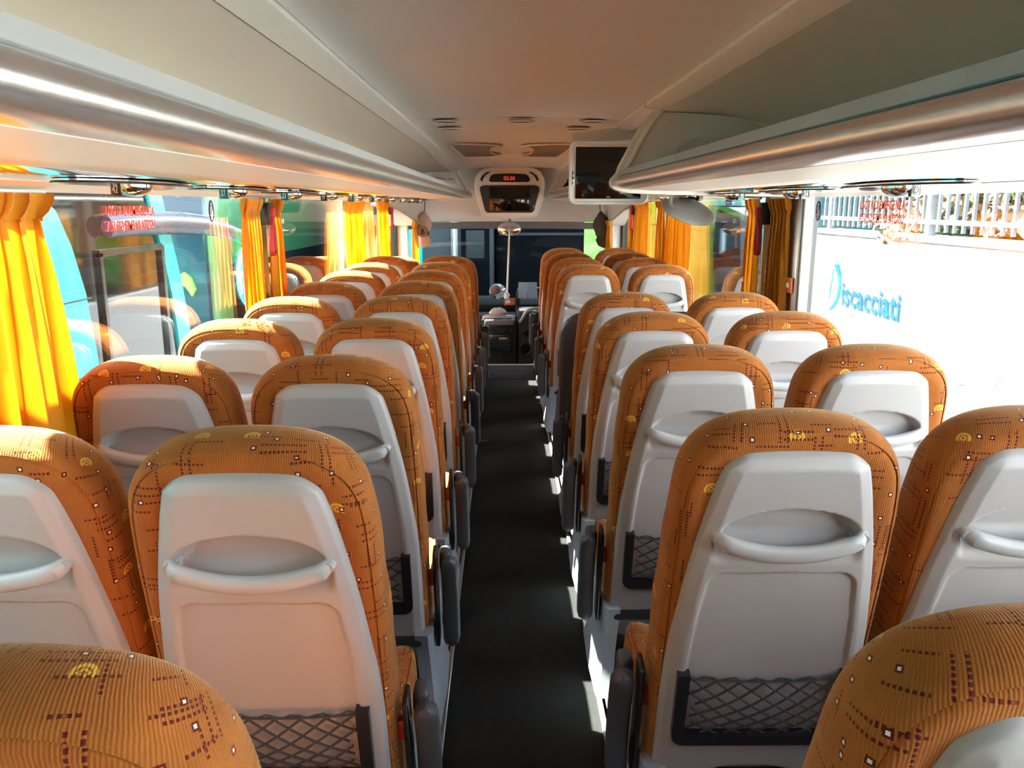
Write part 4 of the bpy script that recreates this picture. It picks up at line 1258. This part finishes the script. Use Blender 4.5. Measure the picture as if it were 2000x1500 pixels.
MB().prism([(-.03, .32), (.0, .31), (-.045, .03), (-.085, .03)], lambda a, b, t: (-t, 7.80 - a - 2.5, .70 + b + 1.35), .150, .154).build('lettering', 'teallet', wl)
# faded grey strokes of old paint
for (y, z, w, h_, ang) in ((5.05, .62, .06, .34, 35), (4.75, .66, .07, .42, -40), (5.5, .55, .05, .3, -15), (4.4, .60, .08, .35, -5), (4.55, .30, .09, .34, 25), (4.3, .25, .06, .3, -25), (5.6, .2, .07, .16, 20), (4.85, .02, .22, .12, 5), (4.6, -.18, .25, .10, -8)):
    MB().box(-.1535, -.149, -w, w, -h_ / 2, h_ / 2, mtx=Matrix.Translation((0, y - 2.5, z + 1.35)) @ Matrix.Rotation(R(ang), 4, 'X')).build('faded_stroke', 'graffiti', wl)
sg = thing('wall_sign', 'small teal sign with white lines on the white wall', 'sign', (XW - .012, 8.42, .95))
MB().box(-.01, .01, -.11, .11, -.14, .14, .003).build('plate', 'teallet', sg)
for k in range(4): MB().box(-.013, -.009, -.07, .06, -.10 + k * .06, -.075 + k * .06).build('printed_line', 'stwhite', sg)
# railing
fn_ = thing('railing', 'galvanised vertical bar railing standing on the white wall', 'railing', (XW + .15, 2.5, 1.37))
me_bar = MB().box(-.011, .011, -.011, .011, .03, 1.7).mesh('bar'); me_bar.materials.append(M['fence'])
yb = -2.0
while yb < 6.1:
    o = link('bar', me_bar, fn_); o.location = (0, yb, 0); yb += .118
me_post = MB().box(-.03, .03, -.03, .03, 0, 1.75, .004).mesh('post'); me_post.materials.append(M['fence'])
for k in range(5):
    o = link('post', me_post, fn_); o.location = (0, -1.95 + k * 1.95, 0)
for z in (.085, 1.55):
    MB().box(-.014, .014, -2.0, 6.1, z, z + .035, .003, 1).build('rail', 'fence', fn_)
# planting behind the railing
rnd = random.Random(11)
def leaf_cloud(name, label, cx, cy, cz, rx, ry, rz, n, mm, size):
    t = thing(name, label, 'shrub', (cx, cy, 1.3))
    m = MB()
    for _ in range(n):
        while True:
            p = Vector((rnd.uniform(-1, 1), rnd.uniform(-1, 1), rnd.uniform(-1, 1)))
            if p.length < 1: break
        c = Vector((p.x * rx, p.y * ry, cz - 1.3 + p.z * rz))
        d_ = Vector((rnd.uniform(-1, 1), rnd.uniform(-1, 1), rnd.uniform(-1.2, .6))).normalized()
        w = d_.cross(Vector((rnd.uniform(-1, 1), rnd.uniform(-1, 1), rnd.uniform(-1, 1)))).normalized()
        L = size * rnd.uniform(.6, 1.4)
        m.add([c, c + d_ * L * .5 + w * L * .26, c + d_ * L, c + d_ * L * .5 - w * L * .26], [(0, 1, 2, 3)])
    o = m.build('foliage', mm, t, flip=False); o['kind'] = 'stuff'
    sm = MB()
    for _ in range(7):
        q = [(rnd.uniform(-.3, .3) * rx, rnd.uniform(-.7, .7) * ry, 0)]
        for k in range(4): q.append((q[-1][0] + rnd.uniform(-.1, .1), q[-1][1] + rnd.uniform(-.2, .2), q[-1][2] + .35 * rz))
        sm.tube(q, .012, 5)
    sm.build('stems', 'stem', t)
leaf_cloud('shrub', 'dark green leafy shrub behind the far end of the railing', 3.90, 7.95, 2.3, .45, .66, 1.3, 5200, 'leaf', .14)
leaf_cloud('shrub', 'green shrub behind the railing above the painted lettering', 3.90, 6.5, 2.3, .45, .66, 1.3, 5200, 'leaf', .14)
leaf_cloud('shrub', 'yellow green leafy shrub behind the railing', 3.90, 5.05, 2.2, .45, .66, 1.2, 4200, 'leafy', .14)
leaf_cloud('shrub', 'sunlit pale shrub behind the near end of the railing', 3.90, 3.6, 2.2, .45, .66, 1.2, 3800, 'leafy', .14)
leaf_cloud('dry_vine', 'tangle of dry brown leaves along the foot of the railing', 3.50, 6.9, 1.56, .06, 1.4, .12, 420, 'leafdry', .12)
leaf_cloud('dry_vine', 'dry straw coloured vine caught in the railing bars', 3.40, 4.5, 1.75, .08, .95, .42, 600, 'leafdry', .12)
leaf_cloud('dry_vine', 'small bunch of dead leaves hanging over the wall top', 2.93, 6.55, 1.40, .03, .12, .13, 22, 'leafdry', .075)
